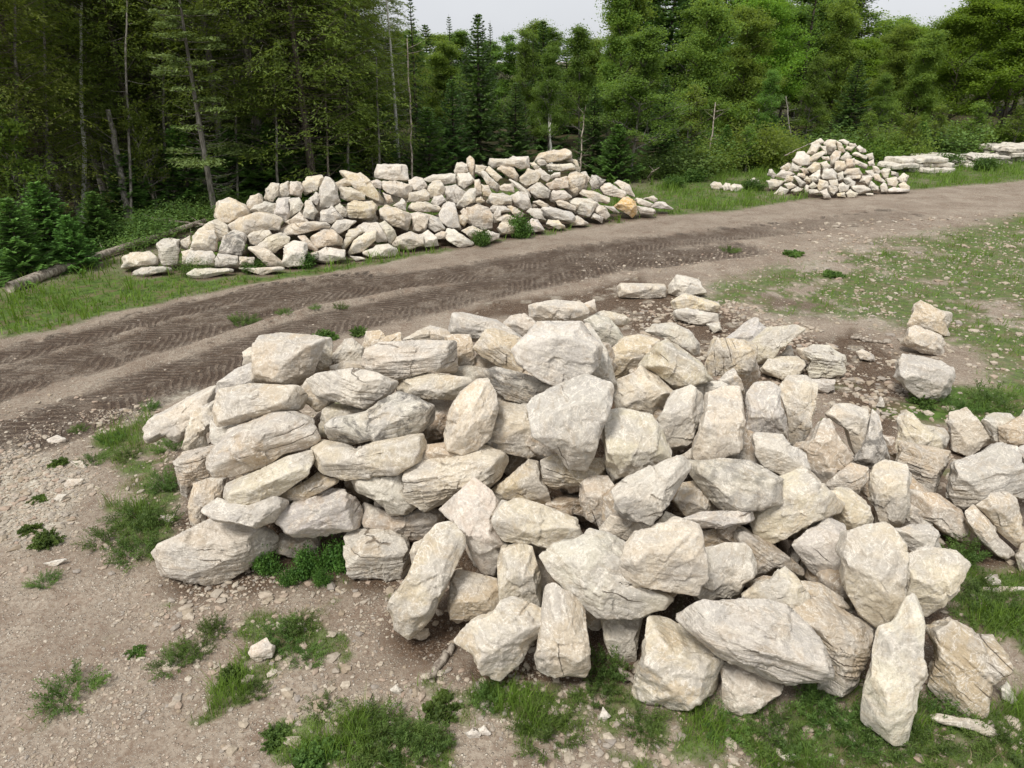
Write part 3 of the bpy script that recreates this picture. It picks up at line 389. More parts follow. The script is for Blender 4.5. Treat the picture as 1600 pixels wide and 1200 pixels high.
BACK = """
#code|tone|label or -|points
J|c|long mossy cream stone at the left tip of the far pile|75,730 130,695 250,690 312,730 300,775 90,800
J|g|low flat stone in grass at the very front of the far pile's left tip|145,820 180,785 370,785 375,815 230,850 150,840
J|g|rounded grooved boulder standing second from the left in the far pile|295,660 310,610 350,600 440,620 452,690 430,770 350,782 312,740
J|c|-|445,625 500,590 520,640 490,680 450,670
J|c|-|450,690 520,670 500,780 460,770
J|c|-|510,665 512,590 560,548 650,555 682,610 672,692 520,692
J|c|-|520,580 590,520 660,480 740,530 755,590 690,630 640,570 560,560
J|y|big rounded cream boulder at the upper left of the far pile|650,430 660,375 750,353 850,400 877,450 830,480 760,520 700,518 660,465
J|t|long brownish slab under the big rounded boulder at the far pile's left|745,525 800,475 920,443 1020,453 1085,490 1060,560 970,570 870,602 760,562
J|d|grey boulder with black lichen spots near the far pile's left foot|683,695 700,600 760,548 840,578 862,660 832,722 700,712
J|g|-|475,720 500,683 640,688 665,720 655,782 490,778
J|g|-|655,740 680,703 800,718 812,782 670,792
J|t|-|805,718 912,730 907,777 820,782
J|w|-|488,832 530,793 760,793 762,820 600,862 510,862
J|c|-|790,792 1080,783 1092,810 960,842
J|c|tilted wedge sloping down to the right at the far pile's left front|858,667 920,648 1010,688 1092,760 1087,787 990,782
J|c|-|868,602 900,558 1000,558 1020,590 930,655 880,642
J|c|-|925,655 1000,588 1060,568 1122,600 1122,642 1040,702 960,677
J|w|upright squared white stone at the front left of the far pile|1083,782 1088,640 1140,618 1232,638 1242,700 1232,782 1130,792
J|c|-|1055,562 1120,520 1280,498 1363,508 1362,542 1200,592 1120,602
J|c|-|1105,510 1190,443 1245,505 1150,540
J|c|-|858,382 880,338 940,328 962,380 900,440 865,430
J|g|-|878,445 900,400 960,373 1042,390 1040,455
J|c|-|968,372 975,298 1010,258 1065,270 1065,345 1030,385
J|c|-|1045,345 1070,263 1122,253 1132,335 1110,360
J|g|-|1033,455 1048,350 1122,345 1135,460 1112,512 1060,485
J|g|-|1115,355 1180,348 1217,400 1202,442 1120,495 1125,420
J|c|-|1118,342 1130,248 1190,253 1215,300 1195,350
J|c|-|1198,302 1230,218 1320,206 1345,240 1310,315 1230,338
J|g|-|1238,372 1290,318 1330,340 1305,405
J|g|-|1213,482 1223,368 1260,368 1305,445 1280,495
J|t|-|1172,592 1220,588 1305,670 1292,692 1240,672
J|t|brown stained stone above the front stones left of the far pile's middle|1248,602 1350,540 1390,550 1445,600 1442,645 1300,685
J|g|-|1238,700 1300,688 1315,730 1260,748
K|g|large pale triangular boulder left of the yellowish leaning slab|-25,635 -12,400 30,348 90,368 135,430 165,560 105,605 0,645
K|y|long yellowish slab leaning across the top of the far pile, left of the boxy one|148,300 180,283 340,318 400,368 524,530 512,573 440,563 310,473 200,362
K|c|-|158,445 240,428 375,500 372,545 230,558 170,533
K|t|-|118,405 200,355 280,420 180,450 140,475
K|y|yellow many sided block at the heart of the far pile|222,580 280,538 430,556 473,600 453,682 410,708 250,703 228,642
K|w|boxy white boulder perched highest in the left half of the far pile|458,350 488,250 540,226 660,228 722,270 738,392 600,392 480,378
K|c|smooth slab directly under the boxy white boulder|498,432 520,383 620,376 763,420 742,522 700,533 580,503 528,462
K|c|-|408,385 470,368 520,400 510,455 430,440
K|w|-|738,382 800,343 850,358 892,430 862,465 760,483
K|g|-|848,372 930,328 1080,310 1122,330 1122,405 1040,420 900,405
K|c|-|885,445 930,388 1000,378 1042,450 1032,505 920,535
K|g|-|1038,432 1130,408 1212,480 1205,525 1140,583 1050,545
K|c|-|1118,302 1140,228 1180,218 1222,250 1235,315 1130,345
K|w|-|1128,372 1148,318 1240,315 1293,390 1200,463 1140,425
K|y|thin upright finger of stone on the crest of the far pile|1222,200 1250,175 1287,210 1292,360 1250,350 1223,290
K|c|-|1288,252 1350,243 1393,270 1335,345 1293,325
K|g|-|1138,603 1150,530 1250,448 1295,450 1293,562 1200,613
K|t|-|1285,372 1330,368 1352,500 1290,515
K|t|-|1343,412 1400,418 1432,490 1422,523 1360,513
K|g|-|1335,325 1370,303 1450,380 1505,430 1470,473 1400,433
K|c|-|1372,302 1410,258 1523,360 1470,398
K|c|-|718,563 740,490 870,450 913,500 905,555 800,565
K|g|-|925,573 950,508 1010,498 1050,550 980,605
K|c|flat cushion shaped stone in the middle of the far pile's face|728,612 750,568 880,553 993,600 1003,642 900,653 750,643
K|g|pointed pale boulder standing upright in the middle of the far pile|983,682 1020,580 1060,548 1122,578 1173,782 1080,785 990,733
K|t|large dark edged wedge lying left of the triangular tooth in the far pile|498,642 540,568 750,658 758,700 722,793 600,763 508,702
K|g|-|605,595 680,528 718,570 715,640 650,615
K|c|inverted triangular tooth in the lower middle of the far pile|753,662 820,638 923,663 882,802 820,813 778,792
K|g|-|885,765 930,668 985,690 1045,790 960,818
K|c|-|1168,642 1200,608 1283,650 1272,703 1200,690
K|t|-|1138,675 1200,650 1243,700 1202,763 1160,745
K|t|large rounded brownish boulder at the right middle of the far pile|1230,742 1218,612 1300,573 1400,598 1443,680 1433,782 1360,803
K|g|-|-5,620 100,598 183,690 100,745 0,735
K|g|-|78,802 120,728 190,698 303,720 240,790 170,833
K|g|-|262,785 360,728 470,725 543,830 553,882 480,903
K|g|-|488,742 540,718 622,800 633,850 582,912 545,862
K|c|-|182,932 230,788 320,776 365,812 285,885 200,962
K|c|rounded long stone leaning up at the foot of the far pile|237,982 275,882 400,778 473,800 463,882 362,982 250,1003
K|w|-|-40,990 50,938 203,960 208,1042 60,1072 -30,1060
K|w|bright white lump in the grass at the left of the far pile's front middle|347,992 480,918 560,908 643,960 622,1012 450,1043
K|c|-|577,902 640,848 740,798 855,850 863,922 740,963 640,943
K|w|-|818,835 900,798 973,860 983,922 880,943
K|t|-|955,835 1010,798 1055,820 1045,872 980,875
K|w|broad white boulder at the foot of the far pile right of its middle|1032,852 1060,778 1120,788 1283,900 1262,922 1170,953 1080,902
K|c|-|1178,803 1270,753 1355,800 1330,850 1260,868
K|w|-|1308,852 1400,798 1493,830 1483,872 1350,923
K|w|-|238,1012 340,1018 383,1042 300,1053
K|g|-|118,605 160,568 232,640 215,685 180,685
K|g|-|1387,562 1430,488 1520,473 1593,510 1593,582 1450,603
K|t|-|1250,545 1340,513 1373,560 1320,585
K|t|-|520,480 590,510 610,560 560,575
K|g|-|1430,690 1480,600 1510,640 1500,720 1450,740
L|c|-|18,250 30,198 120,188 180,198 243,250 235,275 110,270 60,285
L|w|squared white block on the crest left of the far pile's highest slab|173,207 220,173 350,178 358,272 290,293 240,275
L|t|-|88,292 130,250 220,258 267,340 250,393 180,355
L|y|long slab at the very top of the far pile|393,232 440,158 540,123 670,113 713,185 640,225 500,245
L|c|-|418,232 440,198 480,206 508,250 440,268
L|w|-|498,262 540,238 730,243 738,292 620,313 520,293
L|c|-|658,222 700,188 760,218 788,302 740,308 735,250
L|c|-|355,245 400,223 445,270 410,300
L|c|-|267,385 350,273 430,308 453,350 420,403 320,443
L|g|-|405,295 450,273 543,350 503,398 450,375
L|g|-|535,345 570,312 615,315 615,350 550,365
L|t|-|497,415 600,350 680,338 680,450 540,473
L|t|large tan shield shaped boulder near the far pile's right top|648,445 700,308 750,293 833,340 812,432 762,503 700,523
L|c|-|785,312 830,308 868,370 825,435
L|d|-|857,402 880,338 920,328 993,380 930,453 880,467
L|g|-|342,452 450,383 533,460 513,532 410,535
L|c|-|522,522 560,463 650,456 715,520 640,555 540,563
L|c|-|777,495 800,453 900,458 1023,530 1012,582 900,563
L|w|-|947,453 960,398 1030,393 1173,490 1125,535 980,505
L|c|-|1067,405 1110,371 1200,418 1238,525 1150,490
L|o|orange wedge shaped stone at the right end of the far pile|1062,602 1150,518 1190,503 1243,560 1253,652 1212,693
L|w|-|1238,532 1300,528 1393,570 1362,607 1260,585
L|c|-|1305,535 1400,503 1433,540 1395,565
L|w|flat jagged stone at the far pile's outermost right tip|1362,607 1420,548 1480,553 1563,627 1450,623
L|g|-|1247,595 1340,598 1413,640 1382,673 1280,663
L|c|-|93,445 150,403 220,408 233,482 130,475
L|g|-|178,363 260,398 353,470 373,523 310,495 230,435
L|g|grey egg shaped stone banded dark in the far pile's right half|202,512 260,468 340,478 378,602 310,633 238,593
L|c|-|385,565 440,538 525,590 485,618
L|g|long grey sloping slab in the far pile's lower right|452,625 530,588 700,638 738,692 702,738 480,693
L|t|-|580,553 620,528 743,600 735,645 600,600
L|g|-|687,553 760,513 870,518 923,570 885,645 852,693 740,655
L|c|-|877,612 930,568 1000,608 1033,672 992,708 900,655
L|g|-|875,695 900,648 975,690 963,738
L|g|-|975,592 1060,598 1115,655 1060,650
L|g|-|335,645 370,608 450,618 485,700 512,718 400,703
L|y|small cream stone alone in grass before the far pile|497,752 520,708 600,713 658,772 600,793
L|c|-|692,722 760,668 853,740 800,765 700,760
L|w|bright white stone right beside the sapling at the far pile's foot|307,773 380,698 430,698 483,802 370,823
L|c|-|87,782 130,728 220,723 273,770 240,823 120,833
L|c|-|52,725 60,688 170,658 253,700 200,738
L|g|-|15,625 60,583 150,588 208,640 80,668
L|t|-|160,593 200,578 313,660 280,695 230,685
"""
THIRD = """
M|g|upright egg shaped stone at the left end of the small distant pile|0,435 20,380 50,373 87,440 60,483
M|g|-|88,452 150,393 250,388 303,430 190,483
M|c|broad flat stone along the left foot of the small distant pile|-10,505 100,478 183,520 150,563 20,593
M|g|grey slab lying in grass before the small distant pile's left foot|58,652 150,563 233,600 170,673
M|y|-|138,362 220,308 260,320 240,385 150,388
M|w|largest white rounded boulder on the left shoulder of the small distant pile|268,292 330,193 400,183 452,230 468,300 430,343 350,343
M|g|-|228,393 270,308 373,345 320,413
M|c|-|428,205 480,108 560,83 583,130 500,223
M|c|topmost left stone of the small distant pile|448,112 580,33 617,80 580,105
M|y|-|458,292 470,238 600,168 618,212 500,293
M|c|-|577,132 630,123 643,212 615,220
M|c|blocky stone on top centre of the small distant pile|608,103 660,58 745,68 740,155 680,213 640,175
M|t|-|735,72 800,88 843,190 760,200
M|w|-|768,67 830,48 883,80 850,123
M|c|-|837,163 870,123 953,130 900,185
M|w|-|877,92 950,98 973,133 890,128
M|w|rounded white stone at the upper right crown of the small distant pile|957,152 1000,118 1063,160 1062,193 990,195
M|t|long brown slab leaning down the middle of the small distant pile|677,242 740,175 803,190 760,300 720,345 680,343
M|t|-|718,383 740,288 833,288 843,360 780,403
M|g|-|775,265 870,183 915,240 860,305
M|t|-|837,363 850,278 933,258 948,342
M|w|-|918,222 960,188 1083,240 1055,275
M|c|-|945,325 955,268 1083,330 1062,373
M|w|-|1067,222 1140,198 1152,262 1100,275
M|c|-|1085,305 1150,268 1158,332 1100,345
M|y|-|427,373 520,293 580,308 570,385 480,418
M|c|-|567,312 640,288 683,350 600,388
M|t|-|587,242 670,233 673,290 600,275
M|t|wide flat tan stone in the right middle of the small distant pile|827,435 850,373 1000,363 1033,435 930,455
M|y|-|847,452 1010,438 1005,483 900,485
M|g|-|587,455 610,388 710,363 755,420 735,493 600,485
M|t|-|315,453 340,418 405,428 413,483
M|b|-|345,372 420,365 443,420 390,435
M|y|-|397,492 430,448 475,480 463,533
M|g|-|277,462 310,448 413,530 350,568
M|w|-|457,455 560,385 575,450 545,515 480,513
M|y|-|175,515 210,448 280,448 275,525
M|c|-|177,543 260,515 315,570 220,595
M|y|-|537,563 560,488 653,508 655,592 560,608
M|g|-|443,563 500,513 545,560 480,593
M|c|-|247,613 330,568 393,590 300,643
M|w|narrow white post like stone at the front of the small distant pile|397,603 410,553 442,553 443,642 400,635
M|w|-|443,602 540,596 573,640 460,645
M|c|-|567,622 640,593 683,683 610,693
M|d|blackened pitted stone at the front foot of the small distant pile|657,562 740,553 765,605 700,665 668,635
M|w|-|747,562 820,523 883,560 873,613 780,628
M|c|-|847,643 900,598 973,640 963,683 870,685
M|w|flat pale slab at the front right of the small distant pile|915,553 1060,546 1123,600 990,645 920,600
M|c|-|997,513 1040,448 1110,438 1135,480 1090,555
M|w|-|1107,563 1130,508 1203,570 1202,613 1130,603
M|g|-|1057,402 1140,383 1173,450 1120,475
M|t|-|1145,443 1190,425 1273,510 1240,535 1160,495
M|w|-|1217,563 1270,518 1305,570 1292,623 1230,623
M|c|-|1137,343 1190,346 1233,400 1200,435 1150,415
M|g|-|1225,403 1270,368 1333,380 1300,485 1250,475
M|c|-|1287,485 1400,456 1413,520 1370,573 1300,555
M|w|stone at the right end of the small distant pile beside the ledge|1407,483 1480,418 1538,450 1500,513 1430,525
M|c|-|1417,553 1490,513 1548,570 1532,613 1440,595
M|w|-|1307,603 1370,573 1543,598 1500,628 1320,633
M|g|-|805,485 900,466 953,510 930,573 880,565
M|g|-|747,435 820,398 825,485 760,505
M|g|-|665,503 760,486 765,560 680,568
M|w|-|1067,640 1143,637 1143,662 1080,663
M|y|-|747,645 840,625 843,683 760,675
M|d|-|1337,402 1420,415 1425,465 1340,445
X|c|left one of three white stones in grass left of the small distant pile|1111,288 1118,283 1126,285 1129,293 1121,297 1112,295
X|w|middle one of three white stones in grass left of the small distant pile|1129,292 1134,286 1141,287 1143,297 1131,298
X|w|right one of three white stones in grass left of the small distant pile|1141,291 1148,287 1158,288 1161,294 1155,299 1143,299
X|w|small white stone between the three loose ones and the distant pile|1172,282 1180,277 1187,283 1184,289 1174,289
"""
# ---------------------------------------------------------------- reading the stone tables
REG = dict(A=(200,440,3.2), B=(650,440,3.2), C=(1100,440,3.2), D=(200,750,3.2), E=(600,780,3.2), F=(1050,800,2.909), G=(1350,600,4.),
           H=(940,420,4.), I=(0,600,4.), J=(170,220,4.), K=(500,210,5.333), L=(760,210,5.333), M=(1200,210,6.957), X=(0,0,1.))
def pts(code, s):
    x0, y0, k = REG[code]
    a = np.array([[float(v) for v in q.split(',')] for q in s.split()])
    return a/k + [x0, y0]
def lerp(tab, x): return float(np.interp(x, [t[0] for t in tab], [t[1] for t in tab]))
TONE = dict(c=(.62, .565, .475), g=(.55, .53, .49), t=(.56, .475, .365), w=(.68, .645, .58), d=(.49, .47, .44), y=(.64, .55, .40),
            b=(.40, .315, .23), o=(.64, .43, .18))  # b: brown with shade put into the colour, for stones in gaps
STONES = []                               # name, label, cat, group, polygon, depth, tone, bed, thickness, ledge, detail
def hdepth(py, h): return (CAM_H - h)/kk(py)
def centroid(P):
    x, y = P[:, 0], P[:, 1]; x2, y2 = np.roll(x, -1), np.roll(y, -1); c = x*y2 - x2*y; A = c.sum()/2
    return np.array([((x+x2)*c).sum(), ((y+y2)*c).sum()])/(6*A), abs(A)
for ln in ROCKS.strip().splitlines():
    if ln.startswith('#'): continue
    code, tone, bed, h, opt, label, s = ln.split('|')
    P = pts(code, s); c, A = centroid(P)
    near = True
    if h == 'G':
        yb = P[:, 1].max(); D = hdepth(yb, 0.0) + .12*math.sqrt(A)/FPX*10
    else:
        D = hdepth(c[1], float(h))
    T = 1.0; L = 0
    for o in opt.split(','):
        if o.startswith('l'): L = int(o[1:])
        if o.startswith('T'): T = float(o[1:])
    dark = {'d': .1, 'd2': .45}.get(tone, 1.0)
    if tone == 'd2': tone = 'g'
    if dark == 1.0: dark = float(_rng.choice([1, 1, .95, .85]))
    small = A < 1400
    STONES.append(dict(label=label, P=P, c=c, A=A, D=D, tone=tone, dark=dark, bed=float(bed), T=T, L=L, sub=5 if small else 6,
        cat='stone' if small else 'boulder', name='stone' if small else 'boulder',
        group=None if h == 'G' and (c[1] < 640 and c[0] > 950 or A < 1400) else 'boulders heaped in the near pile'))
N_FRONT = len(STONES)
YB = dict(far=[(190, 432), (300, 438), (450, 428), (600, 404), (760, 384), (900, 358), (1000, 347), (1060, 332)],
          distant=[(1170, 293), (1230, 306), (1290, 314), (1330, 309), (1420, 303)])
def slope_depth(tab, c, g):
    Zb = CAM_H/kk(lerp(tab, c[0])); return (CAM_H + g*Zb)/(kk(c[1]) + g)
def describe(rows, pile):
    """every stone without a label of its own is named by its tone, shape, and the labelled neighbours it lies by"""
    lm = [r for r in rows if r['label']]
    tw = dict(c='cream', g='grey', t='tan', w='whitish', d='dark stained', y='yellowish', b='brown', o='orange')
    used = set(r['label'] for r in lm)
    med = np.median([r['A'] for r in rows])
    for r in rows:
        if r['label']: continue
        P = r['P'] - r['c']; ev, E = np.linalg.eigh(np.cov(P.T)); el = math.sqrt(ev[1]/max(ev[0], 1e-6)); a = math.degrees(math.atan2(E[1, 1], E[0, 1])) % 180
        shape = 'chunky' if el < 1.35 else ('upright' if 60 < a < 120 else ('long flat' if a < 22 or a > 158 else ('slab tilted down to the right' if a < 90 else 'slab tilted up to the right')))
        size = 'small' if r['A'] < .6*med else ('big' if r['A'] > 1.7*med else 'middling')
        n = sorted(lm, key=lambda q: np.linalg.norm(q['c']-r['c']))
        def where(q):
            d = r['c'] - q['c']; dx = 'left' if d[0] < 0 else 'right'; dy = 'above' if d[1] < 0 else 'below'
            if abs(d[0]) > 2.2*abs(d[1]): return dx+' of'
            if abs(d[1]) > 2.2*abs(d[0]): return dy
            return dy+' and '+dx+' of'
        sh = lambda q: 'the ' + ' '.join(re.split(r' (?:of|at|in|on|under|right|left|before|lying|standing|sloping|leaning|perched|along) ', q['label'])[0].split()[:6])
        what = f"{size} {tw[r['tone']]} {shape}" + ('' if 'slab' in shape else ' stone')
        for lab in (f"{what} {where(n[0])} {sh(n[0])}", f"{what} {where(n[0])} {sh(n[0])}, nearer {sh(n[1])}"):
            lab = ' '.join(lab.split()[:16])
            if lab not in used: break
        k = 0
        same = [q for q in rows if q.get('what') == what]
        if lab in used or len(lab.split()) > 16:
            rank = 1 + sum(1 for q in rows if q['c'][0] < r['c'][0])
            lab = f"{size} {tw[r['tone']]} stone, {rank}th of the {pile} pile's stones from the left"
        used.add(lab); r['new'] = lab
    for r in rows:
        r['label'] = r['label'] or r['new']
for txt, pile, g in ((BACK, 'far', .85), (THIRD, 'distant', .9)):
    rows = []
    for ln in txt.strip().splitlines():
        if ln.startswith('#'): continue
        code, tone, label, s = ln.split('|'); P = pts(code, s); c, A = centroid(P)
        loose = code == 'X'
        D = CAM_H/kk(P[:, 1].max()) if loose else slope_depth(YB[pile], c, g)
        rows.append(dict(label=None if label == '-' else label, P=P, c=c, A=A, D=D, tone=tone, dark=.15 if tone == 'd' else 1., bed=float(_rng.choice([0, 10, -15, 30, 80])),
                         T=1.2, L=int(_rng.choice([0, 1, 1, 2])), sub=5 if pile == 'far' else 4, cat='stone' if pile == 'distant' else 'boulder', name='stone' if pile == 'distant' else 'boulder',
                         group=None if loose else f'rocks heaped in the {pile} pile'))
    describe(rows, pile); STONES += rows

# ---------------------------------------------------------------- a stone
import bmesh
ICO = {}
def ico(sub):
    if sub not in ICO:
        bm = bmesh.new(); bmesh.ops.create_icosphere(bm, subdivisions=sub, radius=1)
        V = np.array([v.co[:] for v in bm.verts]); Fc = np.array([[v.index for v in f.verts] for f in bm.faces]); bm.free()
        ICO[sub] = (V, Fc)
    return ICO[sub]
def body(d, Rf, H, m=3.6):
    """superquadric body over a star shaped outline Rf(angle), half thickness H, from unit directions d"""
    s = np.hypot(d[:, 0], d[:, 1]); z = np.abs(d[:, 2])
    t = 1/(s**m + z**m)**(1/m)
    th = np.arctan2(d[:, 1], d[:, 0]); r = Rf(th)*s*t
    return np.stack([r*np.cos(th), r*np.sin(th), np.sign(d[:, 2])*H*z*t], 1)
def make_stone(S, idx):
    rs = np.random.RandomState(idx*13+5)
    c, D, P = S['c'], S['D'], S['P']
    r0 = ray(*c); center = CP + r0*D; w_ = -r0/np.linalg.norm(r0)                # w_: towards the viewer's side
    # outline on the plane through the centre, square to the view, in metres
    Q = np.array([CP + ray(*p)*D for p in P]) - center
    x_, y_ = R_, U_
    uv = np.stack([Q@x_, Q@y_], 1)
    th = np.arctan2(uv[:, 1], uv[:, 0]); 
    def Rf(a):
        n = len(uv); best = np.full(len(a), 1e9); ca, sa = np.cos(a), np.sin(a)
        rad = np.zeros(len(a))
        for i in range(n):
            p, q = uv[i], uv[(i+1) % n]; e = q-p
            den = ca*e[1] - sa*e[0]; den = np.where(np.abs(den) < 1e-9, 1e-9, den)
            t = (p[0]*e[1] - p[1]*e[0])/den; u = np.where(np.abs(e[0]) > np.abs(e[1]), (t*ca-p[0])/(e[0] if abs(e[0]) > 1e-9 else 1e-9), (t*sa-p[1])/(e[1] if abs(e[1]) > 1e-9 else 1e-9))
            ok = (u >= -.001) & (u <= 1.001) & (t > 0); rad = np.where(ok & (t > rad), t, rad)
        return np.where(rad <= 0, .05, rad)
    size = math.sqrt(S['A'])*D/FPX
    uvm = uv - uv.mean(0); ev = np.linalg.eigvalsh(np.cov(uvm.T)); short = math.sqrt(max(ev[0], 1e-8))*2.0
    H = .5*S['T']*(.55*size + .45*short)
    d, Fc = ico(S['sub'])
    mm = rs.uniform(6.0, 9.0)
    tbl_a = np.linspace(-math.pi, math.pi, 361); tbl = Rf(tbl_a)
    Rt = lambda a: np.interp(a, tbl_a, tbl)
    B = body(d, Rt, H, mm)
    W = B[:, :1]*x_ + B[:, 1:2]*y_ + B[:, 2:]*w_                                  # world axes, about the centre
    a = R(S['bed']); sgn = 1
    nb = x_*math.sin(a)*.85 + np.array([0, 0, 1.])*math.cos(a)
    if abs(S['bed']) > 45: nb = nb + w_*.0
    nb = nb/np.linalg.norm(nb)
    # facets: a top that follows the bedding or the sky, a front, and chiselled corners
    def cut(W, n, frac, wob=.0):
        n = n/np.linalg.norm(n); dp = W@n; h = frac*np.percentile(dp, 99.7)
        sc_ = np.where(dp > h, h/np.maximum(dp, 1e-6), 1.)
        return W*sc_[:, None]
    up = np.array([0, 0, 1.]); hz = np.array([w_[0], w_[1], 0]); hz /= np.linalg.norm(hz); sd = np.cross(up, hz)
    top = nb if abs(S['bed']) < 50 else up*.8 + hz*.3
    W = cut(W, top + rs.normal(size=3)*.08, rs.uniform(.55, .72))
    W = cut(W, hz*.9 + sd*rs.uniform(-.35, .35) - up*rs.uniform(-.05, .25), rs.uniform(.60, .76))
    W = cut(W, hz*.6 + up*.75 + sd*rs.uniform(-.5, .5), rs.uniform(.80, .92))
    for k in range(3):
        n = w_*rs.uniform(.3, 1.) + sd*rs.normal()*.9 + up*rs.normal()*.6
        W = cut(W, n, rs.uniform(.78, .93))
    for k in range(11 if S['sub'] > 5 else 8):
        n = rs.normal(size=3); n[2] *= .8
        W = cut(W, n, rs.uniform(.80, .97))
    def silhouette(W, grow):
        """stretch across the view so that the outline keeps the stone's own shape after the corners are knocked off"""
        u_, v_, z_ = W@x_, W@y_, W@F_; sw = 1 + z_/D; ang = np.arctan2(v_, u_); rr = np.hypot(u_, v_)/sw
        nb_ = 140 if S['sub'] > 5 else 56; b = ((ang+math.pi)/(2*math.pi)*nb_).astype(int) % nb_
        mx_ = np.zeros(nb_); np.maximum.at(mx_, b, rr)
        ca = (np.arange(nb_)+.5)/nb_*2*math.pi-math.pi
        tg = np.maximum(Rt(ca), .5*(Rt(ca-.06)+Rt(ca+.06)))
        ratio = np.clip(grow*tg/np.maximum(mx_, 1e-5), .8, 1.5); ratio = .6*ratio+.2*np.roll(ratio, 1)+.2*np.roll(ratio, -1)
        k = np.interp(ang, np.concatenate([[ca[-1]-2*math.pi], ca, [ca[0]+2*math.pi]]), np.concatenate([[ratio[-1]], ratio, [ratio[0]]]))
        return (u_*k)[:, None]*x_ + (v_*k)[:, None]*y_ + z_[:, None]*F_
    W = silhouette(W, 1.03)
    # to bedding frame
    bx = np.cross(nb, w_); bx /= np.linalg.norm(bx); by = np.cross(nb, bx)
    M = np.stack([bx, by, nb], 1)                     # columns
    p = W@M
    off = rs.uniform(0, 50, 3)
    rn = np.linalg.norm(p, axis=1)[:, None]; dirn = p/rn
    q = p/size
    # large swells, then broken relief
    amp = .014*size*fbm(q*2.2+off, 2) + .008*size*fbm(q*6.5+off, 3)
    rg = np.abs(perlin(q*4.+off[::-1])); amp += .018*size*(np.minimum(rg, .12)-.12)/.5
    amp += .009*size*fbm(q*13+off, 3)
    if S['sub'] > 5: amp += .010*size*np.minimum(np.abs(perlin(q*9+off*1.7)), .2)
    # chips: small flat breaks meeting in crisp, stepped edges
    for K, a_, b_ in ((26, .006, .030), (110, .003, .028)) if S['sub'] > 4 else ((24, .006, .04),):
        sd_ = rs.normal(size=(K, 3)); sd_ /= np.linalg.norm(sd_, axis=1)[:, None]
        wd_ = dirn + .07*np.stack([perlin(q*5+off+j*7) for j in range(3)], 1)
        cell = np.argmax(wd_@sd_.T, 1); gr_ = rs.normal(size=(K, 3))*b_
        amp = amp + size*(rs.normal(size=K)[cell]*a_ + ((dirn-sd_[cell])*gr_[cell]).sum(1))
    p = p + dirn*amp[:, None]
    # bedding ledges: layers set back by uneven amounts
    L = S['L']
    if L or S['sub'] > 5:
        sp = {0: .16, 1: .10, 2: .075, 3: .065}[L]*max(size, .5)
        lay = p[:, 2]/sp + .32*perlin(q*np.array([1.6, 1.6, .6])+off) + .22*perlin(q*11+off)
        li = np.floor(lay); fr = lay-li
        table = np.random.RandomState(idx+99).uniform(0, 1, 64); k0 = table[li.astype(int) % 64]; k1 = table[(li.astype(int)+1) % 64]
        e = np.clip((fr-.82)/.18, 0, 1); inset = k0*(1-e) + k1*e
        gro = np.exp(-((fr-.91)/.07)**2)                                         # the seam between two layers
        gate = np.clip(perlin(q*1.7+off+9)*2.2+.55, 0, 1)
        sa = {0: .012, 1: .024, 2: .036, 3: .052}[L]*size
        dh = p.copy(); dh[:, 2] = 0; dl = np.linalg.norm(dh, axis=1)[:, None]+1e-6
        side = np.clip(dl/ (rn+1e-6), 0, 1)**2
        p = p - dh/dl*side*((sa*inset + .8*sa*gro)*gate)[:, None]
    p = silhouette(p@M.T, 1.04 if S['sub'] > 5 else (1.08 if S['sub'] > 4 else 1.15))@M
    nm = mesh_np(S['name'], p, Fc, M_LAYER if L >= 2 else M_STONE)
    o = link(S['name'], nm)
    o.matrix_world = Matrix([[M[0, 0], M[0, 1], M[0, 2], center[0]], [M[1, 0], M[1, 1], M[1, 2], center[1]], [M[2, 0], M[2, 1], M[2, 2], center[2]], [0, 0, 0, 1]])
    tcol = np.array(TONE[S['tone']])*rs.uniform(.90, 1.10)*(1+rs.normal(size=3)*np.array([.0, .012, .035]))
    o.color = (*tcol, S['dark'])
    tag(o, S['label'], S['cat'], S['group'])
    S['center'] = center; S['size'] = size; S['H'] = H
    return o
for i, S in enumerate(STONES): S['obj'] = make_stone(S, i)
